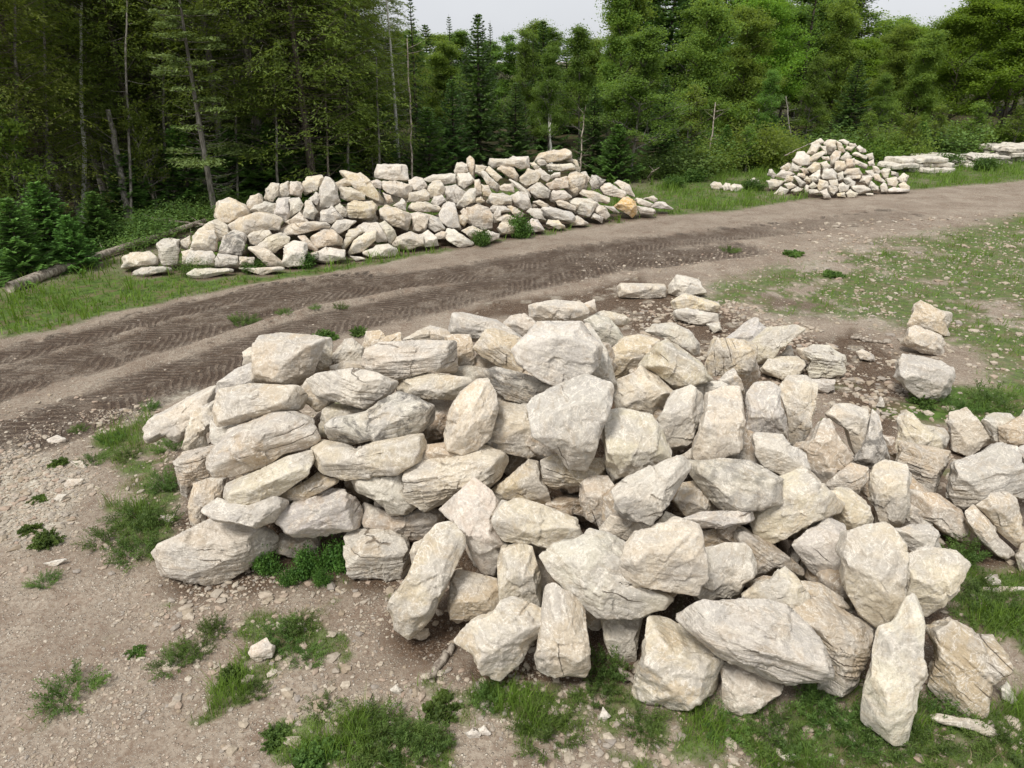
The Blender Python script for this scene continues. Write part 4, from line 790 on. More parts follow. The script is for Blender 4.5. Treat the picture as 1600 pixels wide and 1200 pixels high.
# stones buried deeper in the piles, seen only in shade through the gaps
rf = np.random.RandomState(12); DEEPL = set()
def bury(lo, hi, every, pile, dz, minn):
    pool = [S for S in STONES[lo:hi] if S['group']]
    for i, S in enumerate(pool):
        d = [q['c']-S['c'] for q in pool if q is not S and np.linalg.norm(q['c']-S['c']) < 2.0*(math.sqrt(S['A'])+math.sqrt(q['A']))/2]
        ang = np.sort([math.atan2(v[1], v[0]) for v in d]); 
        if len(ang) < minn or i % every: continue
        gap = max(np.diff(np.append(ang, ang[0]+2*math.pi)))
        if gap > 1.5 or S['center'][2] < .7: continue             # only stones ringed by others hide one behind them
        q = pool[rf.randint(len(pool))]
        while not (.7 < q['size']/S['size'] < 1.1): q = pool[rf.randint(len(pool))]
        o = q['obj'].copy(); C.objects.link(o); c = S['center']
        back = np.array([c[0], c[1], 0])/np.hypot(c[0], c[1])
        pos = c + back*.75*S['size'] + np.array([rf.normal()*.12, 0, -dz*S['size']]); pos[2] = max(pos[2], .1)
        o.rotation_euler = (rf.uniform(-.4, .4), rf.uniform(-.4, .4), rf.uniform(0, 6.28)); o.location = pos; o.color = (.40, .32, .24, 1)  # soil-stained brown, with the shade of the gaps put into the colour
        short = ' '.join(re.split(r', | (?:of|at|in|on|under|right|left|before|lying|standing|sloping|leaning|perched|along|crowning|behind|below|above|beside|between|with) ', S['label'])[0].split()[:7])
        lab = f'shaded stone wedged deep in the {pile} pile behind the {short}'
        while lab in DEEPL: lab = lab.replace('shaded stone', 'another shaded stone') if 'another' not in lab else f'shaded stone deep in the {pile} pile, hidden by ' + ' '.join(S['label'].split()[:8])\
            if 'hidden' not in lab else lab + ' lower down'
        DEEPL.add(lab); o['label'] = ' '.join(lab.split()[:16]); o['group'] = f'stones deep inside the {pile} pile'; o['category'] = 'stone'
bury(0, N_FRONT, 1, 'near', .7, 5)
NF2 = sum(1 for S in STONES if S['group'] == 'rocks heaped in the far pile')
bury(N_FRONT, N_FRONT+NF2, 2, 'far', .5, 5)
# ---------------------------------------------------------------- the ground: one sheet, its soils and ruts
def wpoly(s, z=0.):
    return np.array([at(float(a.split(',')[0]), float(a.split(',')[1]), z)[:2] for a in s.split()])
def sdist(X, Y, poly):
    """signed distance to a polygon in metres, positive inside"""
    n = len(poly); d = np.full(X.shape, 1e9); ins = np.zeros(X.shape, bool)
    for i in range(n):
        a, b = poly[i], poly[(i+1) % n]; e = b-a; px, py = X-a[0], Y-a[1]
        t = np.clip((px*e[0]+py*e[1])/(e@e+1e-12), 0, 1); d = np.minimum(d, np.hypot(px-t*e[0], py-t*e[1]))
        cond = ((a[1] > Y) != (b[1] > Y)); xi = (b[0]-a[0])*(Y-a[1])/((b[1]-a[1]) if abs(b[1]-a[1]) > 1e-12 else 1e-12)+a[0]
        ins ^= cond & (X < xi)
    return np.where(ins, d, -d)
def pline(X, Y, L):
    """distance across and length along a polyline (nearest point), signed to the left"""
    best = np.full(X.shape, 1e9); s_ = np.zeros(X.shape); t_ = np.zeros(X.shape); acc = 0.
    for i in range(len(L)-1):
        a, b = L[i], L[i+1]; e = b-a; l = np.hypot(*e); px, py = X-a[0], Y-a[1]
        t = np.clip((px*e[0]+py*e[1])/(l*l), 0, 1); dd = np.hypot(px-t*e[0], py-t*e[1])
        cr_ = (e[0]*py-e[1]*px)/l; m = dd < best
        best = np.where(m, dd, best); s_ = np.where(m, acc+t*l, s_); t_ = np.where(m, np.sign(cr_)*dd, t_); acc += l
    return s_, t_
ss = lambda x, a, b: (lambda t: t*t*(3-2*t))(np.clip((x-a)/(b-a), 0, 1))
VERGE = wpoly('-500,520 -300,480 0,532 60,522 130,505 220,482 330,458 450,438 560,422 640,404 760,383 860,368 930,354 1050,338 1150,330 1250,313 1440,297 1600,283 1900,262 1900,205 1600,212 1420,235 1180,262 1040,275 800,290 600,320 300,370 200,395 0,420 -500,440')
FOREST = wpoly('-900,520 -300,440 0,448 60,440 150,405 260,385 400,345 560,310 760,296 990,290 1100,272 1190,255 1300,238 1400,236 1500,226 1600,216 2200,190 3500,100 -2400,100')
MEADOW = wpoly('1060,480 1070,440 1120,432 1220,408 1350,372 1500,350 1620,318 2000,300 2100,640 1640,650 1500,640 1490,600 1500,560 1440,540 1400,520 1330,512 1290,505 1230,505 1180,492 1120,488')
MEADOW2 = wpoly('1360,640 1480,600 1700,600 1700,680 1500,670 1420,665')
WEEDL = wpoly('235,640 260,690 275,720 290,840 260,880 220,880 170,860 150,820 165,790 200,780 195,740 150,700 200,660')
WEEDC = wpoly('370,870 440,850 540,850 545,895 520,915 440,915 390,900')
WEEDR = wpoly('680,1085 790,1060 900,1065 960,1040 1010,1110 1120,1118 1230,1090 1370,1090 1460,1110 1560,1090 1640,1060 1750,1150 1700,1300 1200,1300 1090,1190 1000,1160 930,1130 830,1170 760,1110')
WEEDR2 = wpoly('1480,855 1540,860 1620,900 1800,900 1800,1080 1600,1080 1560,1000 1480,960')
WEEDB = wpoly('545,1110 620,1100 700,1130 740,1200 760,1300 560,1300 530,1160')
WEEDM = wpoly('410,965 500,960 505,1010 470,1050 420,1020')
DARK1 = wpoly('900,455 1000,425 1080,470 1130,478 1200,508 1290,528 1330,512 1400,545 1440,600 1430,650 1400,700 1330,660 1290,610 1180,600 1100,580 1020,530 880,505 780,500 700,505 760,470')
ROAD = wpoly('-500,520 0,532 130,505 330,458 560,422 760,383 930,354 1050,338 1250,313 1250,340 1050,395 900,455 780,490 600,520 380,590 240,630 100,700 -100,800 -500,900')
DARK2 = wpoly('1180,455 1290,470 1330,490 1280,505 1180,490')
RUBBLE = wpoly('-100,700 60,690 140,730 140,780 130,840 60,860 -200,880')
RUBBLE2 = wpoly('190,640 240,620 300,600 330,610 250,640 200,670')
TRACKS = [wpoly(s) for s in ('-400,730 -100,632 60,582 150,558 230,535 300,514 380,490 450,470 600,443 750,424 900,397 1100,372 1400,336',
                             '-400,900 -100,735 60,672 150,640 250,600 330,572 400,548 470,520 540,500 650,476 800,442 950,412 1150,392',
                             '-300,650 0,560 130,527 260,492 330,474 420,455 560,436')]
TW = [.85, .9, .5]
PC = np.array([S['center'] for S in STONES]); PS = np.array([S['size'] for S in STONES])
BIGM = np.array([S['group'] is not None for S in STONES])
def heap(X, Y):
    """gap shade painted dark on the soil under and between the piled stones"""
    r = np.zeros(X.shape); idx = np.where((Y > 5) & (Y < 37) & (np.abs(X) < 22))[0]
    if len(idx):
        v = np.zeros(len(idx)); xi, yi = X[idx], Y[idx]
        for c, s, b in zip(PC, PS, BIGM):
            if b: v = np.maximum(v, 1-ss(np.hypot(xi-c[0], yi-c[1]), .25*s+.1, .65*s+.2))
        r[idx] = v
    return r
def masks(X, Y):
    n1 = n2(X, Y, .9, 3, 3.); n3 = n2(X, Y, 3.1, 3, 8.); n4 = n2(X, Y, 9., 2, 5.)
    w_ = .55*n1 + .35*n3
    sv = sdist(X, Y, VERGE); sf = sdist(X, Y, FOREST)
    gr = ss(sv + .5*w_, -.05, .35)
    gr = gr*(1-.55*ss(sf, -1.5, .8))*(1-.3*ss(n2(X, Y, .7, 4, 133.), .15, .35))*(1-.4*ss(-X, 9, 11)*ss(Y, 18.5, 20))
    md = sdist(X, Y, MEADOW); patch = n2(X, Y, .42, 4, 21.) + .45*n2(X, Y, 2.3, 3, 2.)
    gm = ss(md + 1.0*w_, -.2, 1.2)*ss(patch + .35*n4 + .3*n3, -.50, -.08)*.88
    gm = np.maximum(gm, ss(sdist(X, Y, MEADOW2)+.4*w_, -.1, .3))
    out_ = ss(np.abs(X), 30, 42)*ss(Y, -50, 5)*.7*(1-ss(sf, -1, 1))
    tuft = ss(n2(X, Y, 1.5, 3, 121.), .20, .34)*ss(Y, 3, 4)*(1-ss(Y, 11, 12.5))*(1-ss(sdist(X, Y, RUBBLE), -.5, .2))*ss(X, -4.6, -3.2)
    gm = np.maximum(gm, .75*tuft)
    for pl, k in ((WEEDL, .85), (WEEDC, .7), (WEEDR, .9), (WEEDR2, .95), (WEEDB, .9), (WEEDM, .8)):
        gm = np.maximum(gm, k*ss(sdist(X, Y, pl) + .45*w_+.12*n3, -.10, .18)*ss(n3+.25*n4, -.5, -.1))
    grass = np.maximum(gr, gm)
    trk = np.zeros(X.shape); ts = np.zeros(X.shape); tt = np.zeros(X.shape); rut = np.zeros(X.shape)
    for L, wd in zip(TRACKS, TW):
        s_, t_ = pline(X, Y, L); a = 1-ss(np.abs(t_)+.22*n3+.10*n4, wd*.7, wd*1.08)
        m = a > trk; ts = np.where(m, s_, ts); tt = np.where(m, t_, tt); trk = np.maximum(trk, a)
        rut = rut - .055*a + .05*np.exp(-((np.abs(t_)-wd*1.25)/.16)**2)
    fade = np.maximum(ss(n2(X, Y, .35, 3, 31.), -.28, .02), ss(-X, 2, 6))
    trk = trk*(1-.7*ss(X, 5, 13)); dark = np.maximum(ss(sdist(X, Y, DARK1)+.45*w_, -.1, .35), .8*ss(sdist(X, Y, DARK2)+.5*w_, -.1, .4))
    trk_d = trk*fade
    dark = np.maximum(dark, .82*trk_d*ss(n3+.5*n4+.3*n1, -.35, .2)); dark = np.maximum(dark, .12*ss(sdist(X, Y, ROAD)+.5*w_, -.1, .4)*(1-.6*ss(X, 2, 9)))
    rub = np.maximum(ss(sdist(X, Y, RUBBLE)+.6*w_, -.1, .5), ss(sdist(X, Y, RUBBLE2)+.2*w_, -.1, .3))
    rub = np.maximum(rub, .5*ss(md+.5*w_, -.2, .8)*ss(n2(X, Y, .7, 3, 55.), .0, .35))
    rub = rub*(1-.8*ss(sdist(X, Y, DARK1), -.2, .3)); rub = np.maximum(rub, .5*ss(sdist(X, Y, DARK1)+.4*w_, 0., .3)*ss(n3, .15, .4))
    forest = ss(sf+.8*w_, -.3, 1.2)
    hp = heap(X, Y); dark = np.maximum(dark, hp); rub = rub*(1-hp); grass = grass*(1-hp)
    return dict(grass=grass, dark=dark, rub=rub, forest=forest, trk=trk, ts=ts, tt=tt, rut=rut)
def zground(X, Y, m=None):
    m = m or masks(X, Y)
    z = m['rut'] + .05*n2(X, Y, .5, 3, 70.) + .012*n2(X, Y, 4., 2, 71.) + .10*m['forest']*n2(X, Y, .6, 3, 72.)
    z = z + .025*m['dark']*n2(X, Y, 2.2, 3, 73.)
    z = z*np.minimum(1, 60/np.maximum(np.hypot(X, Y), 1))
    # a heap of earth and rubble added inside each stone pile to keep gaps dark
    near = (Y > 5) & (Y < 37) & (np.abs(X) < 22); idx = np.where(near)[0]
    if len(idx):
        core = np.zeros(len(idx)); xi, yi = X[idx], Y[idx]
        for c, s, b in zip(PC, PS, BIGM):
            if not b: continue
            top = c[2] - 1.5*s - .4
            if top < .05: continue
            dd = np.hypot(xi-c[0], yi-(c[1]+.25)); core = np.maximum(core, top - 1.3*np.maximum(dd-.2, 0))
        z[idx] = np.maximum(z[idx], core)
    return z
def axis(lo, hi, step, far, grow, cap):
    a = list(np.arange(lo, hi+1e-6, step)); s = step
    while a[-1] < far: s = min(s*grow, cap); a.append(a[-1]+s)
    b = [lo]; s = step
    while b[-1] > -far: s = min(s*grow, cap); b.append(b[-1]-s)
    return np.array(b[:0:-1] + a)
gx = axis(-8.5, 8.5, .05, 900, 1.045, 60); gy = axis(4.5, 14, .05, 900, 1.022, 60); gy = gy[(gy > -60)]
GX, GY = np.meshgrid(gx, gy); X, Y = GX.ravel(), GY.ravel()
mk = masks(X, Y); Z = zground(X, Y, mk)
nx_, ny_ = len(gx), len(gy)
i = (np.arange(ny_-1)[:, None]*nx_ + np.arange(nx_-1)[None]).ravel()
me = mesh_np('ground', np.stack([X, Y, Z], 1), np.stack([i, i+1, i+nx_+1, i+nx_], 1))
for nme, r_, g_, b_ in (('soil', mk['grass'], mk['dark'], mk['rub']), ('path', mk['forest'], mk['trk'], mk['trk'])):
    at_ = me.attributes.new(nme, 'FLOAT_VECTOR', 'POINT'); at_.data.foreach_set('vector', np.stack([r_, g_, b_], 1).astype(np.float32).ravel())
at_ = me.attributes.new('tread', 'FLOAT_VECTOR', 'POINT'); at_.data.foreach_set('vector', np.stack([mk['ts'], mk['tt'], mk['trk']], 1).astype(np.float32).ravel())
# ground material
t = NT('gravelly_earth'); p = t.n('TexCoord').outputs['Object']
soil = t.n('SeparateXYZ', {0: t.attr('soil')['Vector']}).outputs; path = t.n('SeparateXYZ', {0: t.attr('path')['Vector']}).outputs
tread = t.n('SeparateXYZ', {0: t.attr('tread')['Vector']}).outputs
nb_, nf_ = t.noise(p, .8, 5, .6), t.noise(p, 18, 5, .7)
earth = t.mix(t.ramp(nb_, .35, .65), rgb(.27, .22, .178), rgb(.39, .335, .28))
earth = t.mix(t.math('MULTIPLY', t.ramp(nf_, .4, .62), .6), earth, rgb(.15, .10, .072))
earth = t.mix(t.math('MULTIPLY', t.ramp(t.noise(p, 1.9, 6, .72), .50, .66), .65), earth, rgb(.16, .105, .075))
def pebbles(scale, thr, rnd=1.):
    v = t.n('TexVoronoi', {'Vector': t.n('VectorMath', {0: p, 1: t.n('VectorMath', {0: t.n('TexNoise', {'Vector': p, 'Scale': scale*.5}).outputs['Color'], 'Scale': .6/scale}, operation='SCALE').outputs[0]}, operation='ADD').outputs[0], 'Scale': scale, 'Randomness': rnd}, voronoi_dimensions='3D')
    s = t.n('SeparateColor', {0: v.outputs['Color']}).outputs
    m = t.math('MULTIPLY', t.ramp(v.outputs['Distance'], .42, .24), t.math('GREATER_THAN', s[0], thr))
    return m, s[1], v.outputs['Distance']
hgt = t.math('MULTIPLY', nf_, .35)
col = earth
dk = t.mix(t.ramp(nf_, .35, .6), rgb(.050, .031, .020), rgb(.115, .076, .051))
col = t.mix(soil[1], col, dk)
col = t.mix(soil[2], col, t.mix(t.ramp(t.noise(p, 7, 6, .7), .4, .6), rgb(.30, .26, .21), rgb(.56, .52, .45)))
ff = t.mix(t.ramp(t.noise(p, 2.2, 6, .7), .38, .62), rgb(.035, .028, .014), rgb(.10, .075, .035))
ff = t.mix(t.ramp(t.noise(p, 1.1, 6, .7), .48, .62), ff, rgb(.035, .06, .014))
gcol = t.mix(t.ramp(t.noise(p, 5, 6, .75), .38, .62), rgb(.050, .085, .018), rgb(.10, .17, .032))
gcol = t.mix(t.math('MULTIPLY', t.ramp(t.noise(p, 2.3, 7, .75), .47, .60), .65), gcol, rgb(.17, .125, .08))
for sc_, thr, hh in ((26., .45, .9), (55., .35, .5), (110., .3, .28)):
    m, rn, dist = pebbles(sc_, thr)
    m = t.math('MULTIPLY', m, t.ramp(t.math('ADD', t.noise(p, 1.7+sc_*.02, 3), t.math('MULTIPLY', soil[2], .3)), .36, .55))
    m = t.math('MULTIPLY', m, t.math('SUBTRACT', 1., t.math('MULTIPLY', soil[0], .6)))
    m = t.math('MULTIPLY', m, t.math('SUBTRACT', 1., t.math('MULTIPLY', soil[1], .55)))
    pc = t.mix(rn, rgb(.33, .27, .22), rgb(.70, .64, .56))
    col = t.mix(t.math('MULTIPLY', m, .85), col, pc); hgt = t.math('ADD', hgt, t.math('MULTIPLY', m, hh))
gm_ = t.math('MULTIPLY', soil[0], t.ramp(t.math('ADD', t.noise(p, 11, 4, .7), t.math('MULTIPLY', soil[0], .35)), .45, .62))
col = t.mix(gm_, col, gcol)
col = t.mix(path[0], col, ff)
# tyre lugs pressed into the tracks: slanted bars repeating along each track
u = t.math('ADD', tread[0], t.math('MULTIPLY', t.math('ABSOLUTE', tread[1]), .75))
u = t.math('ADD', u, t.math('ADD', t.math('MULTIPLY', nb_, .5), t.math('MULTIPLY', nf_, .09)))
lug = t.math('SINE', t.math('MULTIPLY', u, 2*math.pi/.18))
lug = t.ramp(lug, -.35, .35)
lm = t.math('MULTIPLY', tread[2], t.math('MULTIPLY', t.ramp(t.noise(p, 1.0, 5, .7), .40, .52), t.ramp(t.noise(p, 4.5, 4, .7), .28, .48)))
crumb = t.ramp(t.noise(t.map(p, (1, 1, 1)), 13, 5, .75), .40, .60)
col = t.mix(t.math('MULTIPLY', t.math('MULTIPLY', tread[2], crumb), .5), col, rgb(.07, .045, .033))
col = t.mix(t.math('MULTIPLY', t.math('MULTIPLY', lm, t.math('SUBTRACT', 1., lug)), .62), col, rgb(.07, .045, .034))
col = t.mix(t.math('MULTIPLY', t.math('MULTIPLY', lm, lug), .22), col, rgb(.24, .18, .14))
t.put(t.b.inputs['Base Color'], t.mix(1., col, rgb(.94, .925, .875), 'MULTIPLY')); t.b.inputs['Roughness'].default_value = .95
churn = t.math('MULTIPLY', t.math('ADD', t.noise(p, 5.5, 6, .7, .6), t.noise(p, 16, 4, .7)), tread[2])
t.put(t.b.inputs['Normal'], t.bump(t.math('ADD', t.math('MULTIPLY', lug, lm), t.math('MULTIPLY', churn, 1.2)), .9, .06, t.bump(hgt, .9, .022)))
me.materials.append(t.m)
tag(link('ground', me), kind='structure')

# ---------------------------------------------------------------- loose gravel: real little stones, uncountable
rs = np.random.RandomState(3)
def scatter(poly_px, n, wfun, seed):
    q = wpoly(poly_px); lo, hi = q.min(0), q.max(0); r = np.random.RandomState(seed)
    x = r.uniform(lo[0], hi[0], n*3); y = r.uniform(lo[1], hi[1], n*3)
    ok = sdist(x, y, q) > 0; x, y = x[ok], y[ok]; m = masks(x, y)
    ok = r.uniform(size=len(x)) < wfun(m, x, y); x, y = x[ok][:n], y[ok][:n]
    m = {k: v[ok][:n] for k, v in m.items()}
    return x, y, zground(x, y, m), m
def gravel(x, y, z, size, rs):
    V0, F0 = ico(1); n = len(x)
    j = 1 + rs.uniform(-.28, .28, (n, len(V0), 1)); sc_ = np.stack([size*rs.uniform(.8, 1.5, n), size*rs.uniform(.6, 1.1, n), size*rs.uniform(.35, .75, n)], 1)
    P = V0[None]*j*sc_[:, None]; a = rs.uniform(0, 6.28, n); ca, sa = np.cos(a)[:, None], np.sin(a)[:, None]
    Q = np.stack([P[..., 0]*ca-P[..., 1]*sa + x[:, None], P[..., 0]*sa+P[..., 1]*ca + y[:, None], P[..., 2] + (z+size*.12)[:, None]], -1)
    return Q.reshape(-1, 3), (F0[None] + (np.arange(n)*len(V0))[:, None, None]).reshape(-1, 3)
t = NT('gravel_stone'); g = t.n('NewGeometry'); p = t.n('TexCoord').outputs['Object']
c = t.n('ValToRGB', {'Fac': g.outputs['Random Per Island']}).outputs[0]; rp = c.node.color_ramp
rp.elements[0].color = rgb(.36, .29, .22); rp.elements[1].color = rgb(.62, .57, .49)
for pos, cc in ((.2, (.50, .44, .36)), (.4, (.34, .31, .29)), (.55, (.58, .52, .44)), (.75, (.42, .32, .26))):
    e = rp.elements.new(pos); e.color = rgb(*cc)
c = t.mix(t.math('MULTIPLY', t.ramp(t.noise(p, 40, 4, .7), .4, .6), .4), c, rgb(.28, .23, .18))
t.put(t.b.inputs['Base Color'], t.mix(1., c, rgb(.84, .82, .775), 'MULTIPLY')); t.put(t.b.inputs['Normal'], t.bump(t.noise(p, 60, 4), .3, .01)); M_GRAV = t.m
gv, gf, off = [], [], 0
for poly, n, w_f, s0, s1 in (
    ('-300,640 300,640 420,900 640,900 1000,1100 1600,1080 1900,1300 -300,1300', 26000, lambda m, x, y: (1-.75*m['grass'])*(.10+.9*m['rub']+.8*ss(n2(x, y, 1.3, 4, 44.), -.02, .25)), .007, .028),
    ('-400,600 240,620 300,800 280,900 -300,900', 3000, lambda m, x, y: .1+.9*m['rub'], .02, .06),
    ('900,400 1900,330 1900,680 1250,650 900,560', 15000, lambda m, x, y: .25 - .05*m['dark']+.9*m['rub'], .012, .05),
    ('-400,900 -200,560 400,470 1000,360 1600,290 1600,330 1000,440 500,540 200,640', 9000, lambda m, x, y: .12+.5*(1-m['trk'])*(n2(x, y, .9, 3, 151.) > .05), .008, .030),
    ('950,480 1150,470 1420,560 1420,660 1300,640 1100,580', 1100, lambda m, x, y: .9*(n2(x, y, 1.1, 3, 14.) > -.05), .025, .085),
    ('280,880 640,910 1000,1110 1600,1130 1700,1300 400,1300 200,1000', 1100, lambda m, x, y: (.15+.85*(n2(x, y, 1.6, 3, 161.) > .0))*(1-.5*m['grass']), .022, .065),
    ('250,700 600,560 900,500 1250,560 1500,640 1700,700 1650,900 1500,1080 1000,1060 640,900 300,880', 1500, lambda m, x, y: .9+0*x, .03, .09),
    ('1200,350 1900,320 1900,620 1450,600', 900, lambda m, x, y: .9*(1-.3*m['grass']), .04, .11)):
    x, y, z, m = scatter(poly, n, w_f, len(gv)+11)
    s = s0*(s1/s0)**(rs.uniform(size=len(x))**1.6)
    v, f = gravel(x, y, z, s, rs); gv.append(v); gf.append(f+off); off += len(v)
tag(link('gravel', mesh_np('gravel', np.concatenate(gv), np.concatenate(gf), M_GRAV, False)), kind='stuff', cat='gravel', label='loose pale gravel strewn over the clearing and the dirt road')

# ---------------------------------------------------------------- grass, uncountable
def blades(x, y, z, h, w_, lean, rs):
    n = len(x); a = rs.uniform(0, 6.28, n); b = rs.uniform(0, 6.28, n); l = lean*rs.uniform(.2, 1, n)*h
    base = np.stack([x, y, z-.01], 1); sd_ = np.stack([np.cos(a), np.sin(a), 0*a], 1)*(w_/2)[:, None]
    tip = base + np.stack([np.cos(b)*l, np.sin(b)*l, h], 1); mid = base + np.stack([np.cos(b)*l*.3, np.sin(b)*l*.3, h*.6], 1)
    V = np.stack([base-sd_, base+sd_, mid+sd_*.7, tip, mid-sd_*.7], 1).reshape(-1, 3)
    k = np.arange(n)[:, None]*5
    return V, k+np.array([[0, 1, 2, 4]]), k+np.array([[4, 2, 3]])
gv, g4, g3, off = [], [], [], 0
for poly, n, w_f, h0, h1, wd in (
    ('-500,520 0,535 330,460 640,406 930,356 1250,315 1600,285 1900,265 1900,205 1600,212 1200,262 1040,275 800,290 600,330 300,375 0,415 -500,430', 150000, lambda m, x, y: m['grass']*(1-.5*m['forest'])*(.3+.7*(n2(x, y, .8, 3, 90.) > -.1)), .08, .24, .030),
    ('1040,440 1600,300 2000,290 2000,700 1600,680 1280,520', 60000, lambda m, x, y: m['grass']**1.5*(.2+.8*(n2(x, y, 1.7, 3, 141.) > 0)), .03, .13, .016),
    ('150,620 320,620 340,900 130,900', 7000, lambda m, x, y: m['grass']**2, .03, .16, .009),
    ('360,830 560,830 740,1060 1000,1040 1600,1080 1800,1100 1800,1300 100,1300 250,900', 42000, lambda m, x, y: m['grass']**1.5, .02, .14, .007),
    ('-100,880 300,880 700,1000 1100,1100 1100,1300 -300,1300', 20000, lambda m, x, y: m['grass']**1.5, .02, .12, .007),
    ('1450,840 1850,840 1850,1100 1500,1100', 9000, lambda m, x, y: m['grass']**2, .02, .13, .009)):
    x, y, z, m = scatter(poly, n, w_f, len(gv)+31)
    h = rs.uniform(h0, h1, len(x))*(.6+.5*m['grass'])*(.55+1.7*ss(n2(x, y, 1.3, 3, 61.), -.05, .35))
    v, a4, a3 = blades(x, y, z, h, np.full(len(x), wd)*rs.uniform(.6, 1.2, len(x)), .9, rs)
    gv.append(v); g4.append(a4+off); g3.append(a3+off); off += len(v)
tag(link('grass', mesh_np('grass', np.concatenate(gv), [np.concatenate(g3), np.concatenate(g4)], M_GRASS)), kind='stuff', cat='grass', label='short green grass along the road verge and between the stones')

# dry stalks and straw lying between the stones of the clearing
t = NT('straw'); g_ = t.n('NewGeometry').outputs['Random Per Island']; t.put(t.b.inputs['Base Color'], t.mix(g_, rgb(.16, .12, .07), rgb(.46, .38, .24)))
x, y, z, m = scatter('-100,640 300,640 300,900 640,920 1000,1100 1600,1120 1700,1300 -200,1300', 3800, lambda m, x, y: .08+.6*ss(m['grass'], .02, .5), 77)
v, a4, a3 = blades(x, y, z+.01, rs.uniform(.01, .09, len(x)), np.full(len(x), .006), 2.6, rs)
tag(link('straw', mesh_np('straw', v, [a3, a4], t.m)), kind='stuff', cat='straw', label='dry pale stalks among the gravel and weeds in the foreground')
# ---------------------------------------------------------------- trees: each one a thing with its trunk and crown
UP = np.array([0, 0, 1.])
def unit(v): return v/(np.linalg.norm(v, axis=-1, keepdims=True)+1e-9)
def trunk_path(h, lean, wob, rs, n=9):
    t = np.linspace(0, 1, n); a = rs.uniform(0, 6.28, 2)
    x = lean[0]*t*h + wob*np.sin(t*3.1+a[0])*t; y = lean[1]*t*h + wob*np.sin(t*2.7+a[1])*t
    return np.stack([x, y, t*h-.15*(t == 0)], 1)
def on(P, t):
    n = len(P)-1; i = np.clip((t*n).astype(int), 0, n-1); f = (t*n-i)[:, None]; return P[i]*(1-f)+P[i+1]*f
def fir(h, rmax, rs, bare=.04, dens=1., droop=.25, leaf=.085, gap=0.):
    """whorled conifer: branches in tiers carrying flat sprays of needled twigs"""
    tr, cr_ = Geo(), Geo(); P = trunk_path(h, (0, 0), .05, rs)
    tr.tube(P, np.linspace(.018*h+.02, .008, len(P)), 7)
    z = bare*h; PP, AA, BB = [], [], []
    while z < h*.985:
        q = (z-bare*h)/(h*(1-bare)); L = rmax*(1-q)**.85*rs.uniform(.85, 1.12)+.06
        nbr = rs.randint(6, 9)
        for a in np.arange(nbr)*2*math.pi/nbr + rs.uniform(0, 6.28) + rs.normal(size=nbr)*.2:
            if rs.uniform() < gap: continue
            l = L*rs.uniform(.7, 1.15); rise = .32*q - droop*(1-q)*rs.uniform(.4, 1.3)
            dr = np.array([math.cos(a), math.sin(a), rise]); s0 = on(P, np.array([z/h]))[0]
            n = max(3, int(l/.075*dens)); t = np.linspace(.12, 1, n)
            B = s0 + dr*l*t[:, None] + UP*(-.12*l*np.sin(t*3.14))[:, None] + UP*(.15*l*t**2)[:, None]
            tr.tube(B[[0, n//2, n-1]], [.012*l+.006, .008*l+.003, .003], 3)
            side = np.array([-math.sin(a), math.cos(a), 0])
            for sg in (-1, 1):
                tl = (.34*l*(1-t*.75)+.06)*rs.uniform(.7, 1.2, n)
                for f in (.45, 1.0):
                    dd = unit(side*sg*.8 + dr*.75 + rs.normal(size=(n, 3))*.12); c = B + dd*(tl*f*.62)[:, None]
                    PP.append(c - UP*.03*rs.uniform(0, 1, (n, 1))); AA.append(dd*(tl*.42+.03)[:, None]); BB.append(unit(np.cross(dd, UP+rs.normal(size=(n, 3))*.45))*leaf*.5*rs.uniform(.7, 1.3, (n, 1)))
            PP.append(B + UP*.02); AA.append(np.repeat((unit(dr)*.09)[None], n, 0)); BB.append(np.repeat((side*leaf*.5)[None], n, 0))
        z += (.13 + .11*(1-q))*(h/5)**.35/dens**.5
    cr_.leaves(np.concatenate(PP), np.concatenate(AA), np.concatenate(BB)); return tr, cr_
def dead_twigs(g, P, h, z0, z1, n, rs, L=1.2, up=.25):
    for k in range(n):
        z = rs.uniform(z0, z1); a = rs.uniform(0, 6.28); s0 = on(P, np.array([z/h]))[0]; l = L*rs.uniform(.4, 1.1)
        t = np.linspace(0, 1, 5)[:, None]; d = np.array([math.cos(a), math.sin(a), -.35])
        B = s0 + d*l*t + UP*up*l*2*t**2 + rs.normal(size=(5, 3))*.02
        g.tube(B, np.linspace(.012, .003, 5), 3)
        if rs.uniform() < .6:
            q = B[2]; g.tube(np.stack([q, q+unit(d+rs.normal(size=3)*.7)*l*.35]), [.005, .002], 3)
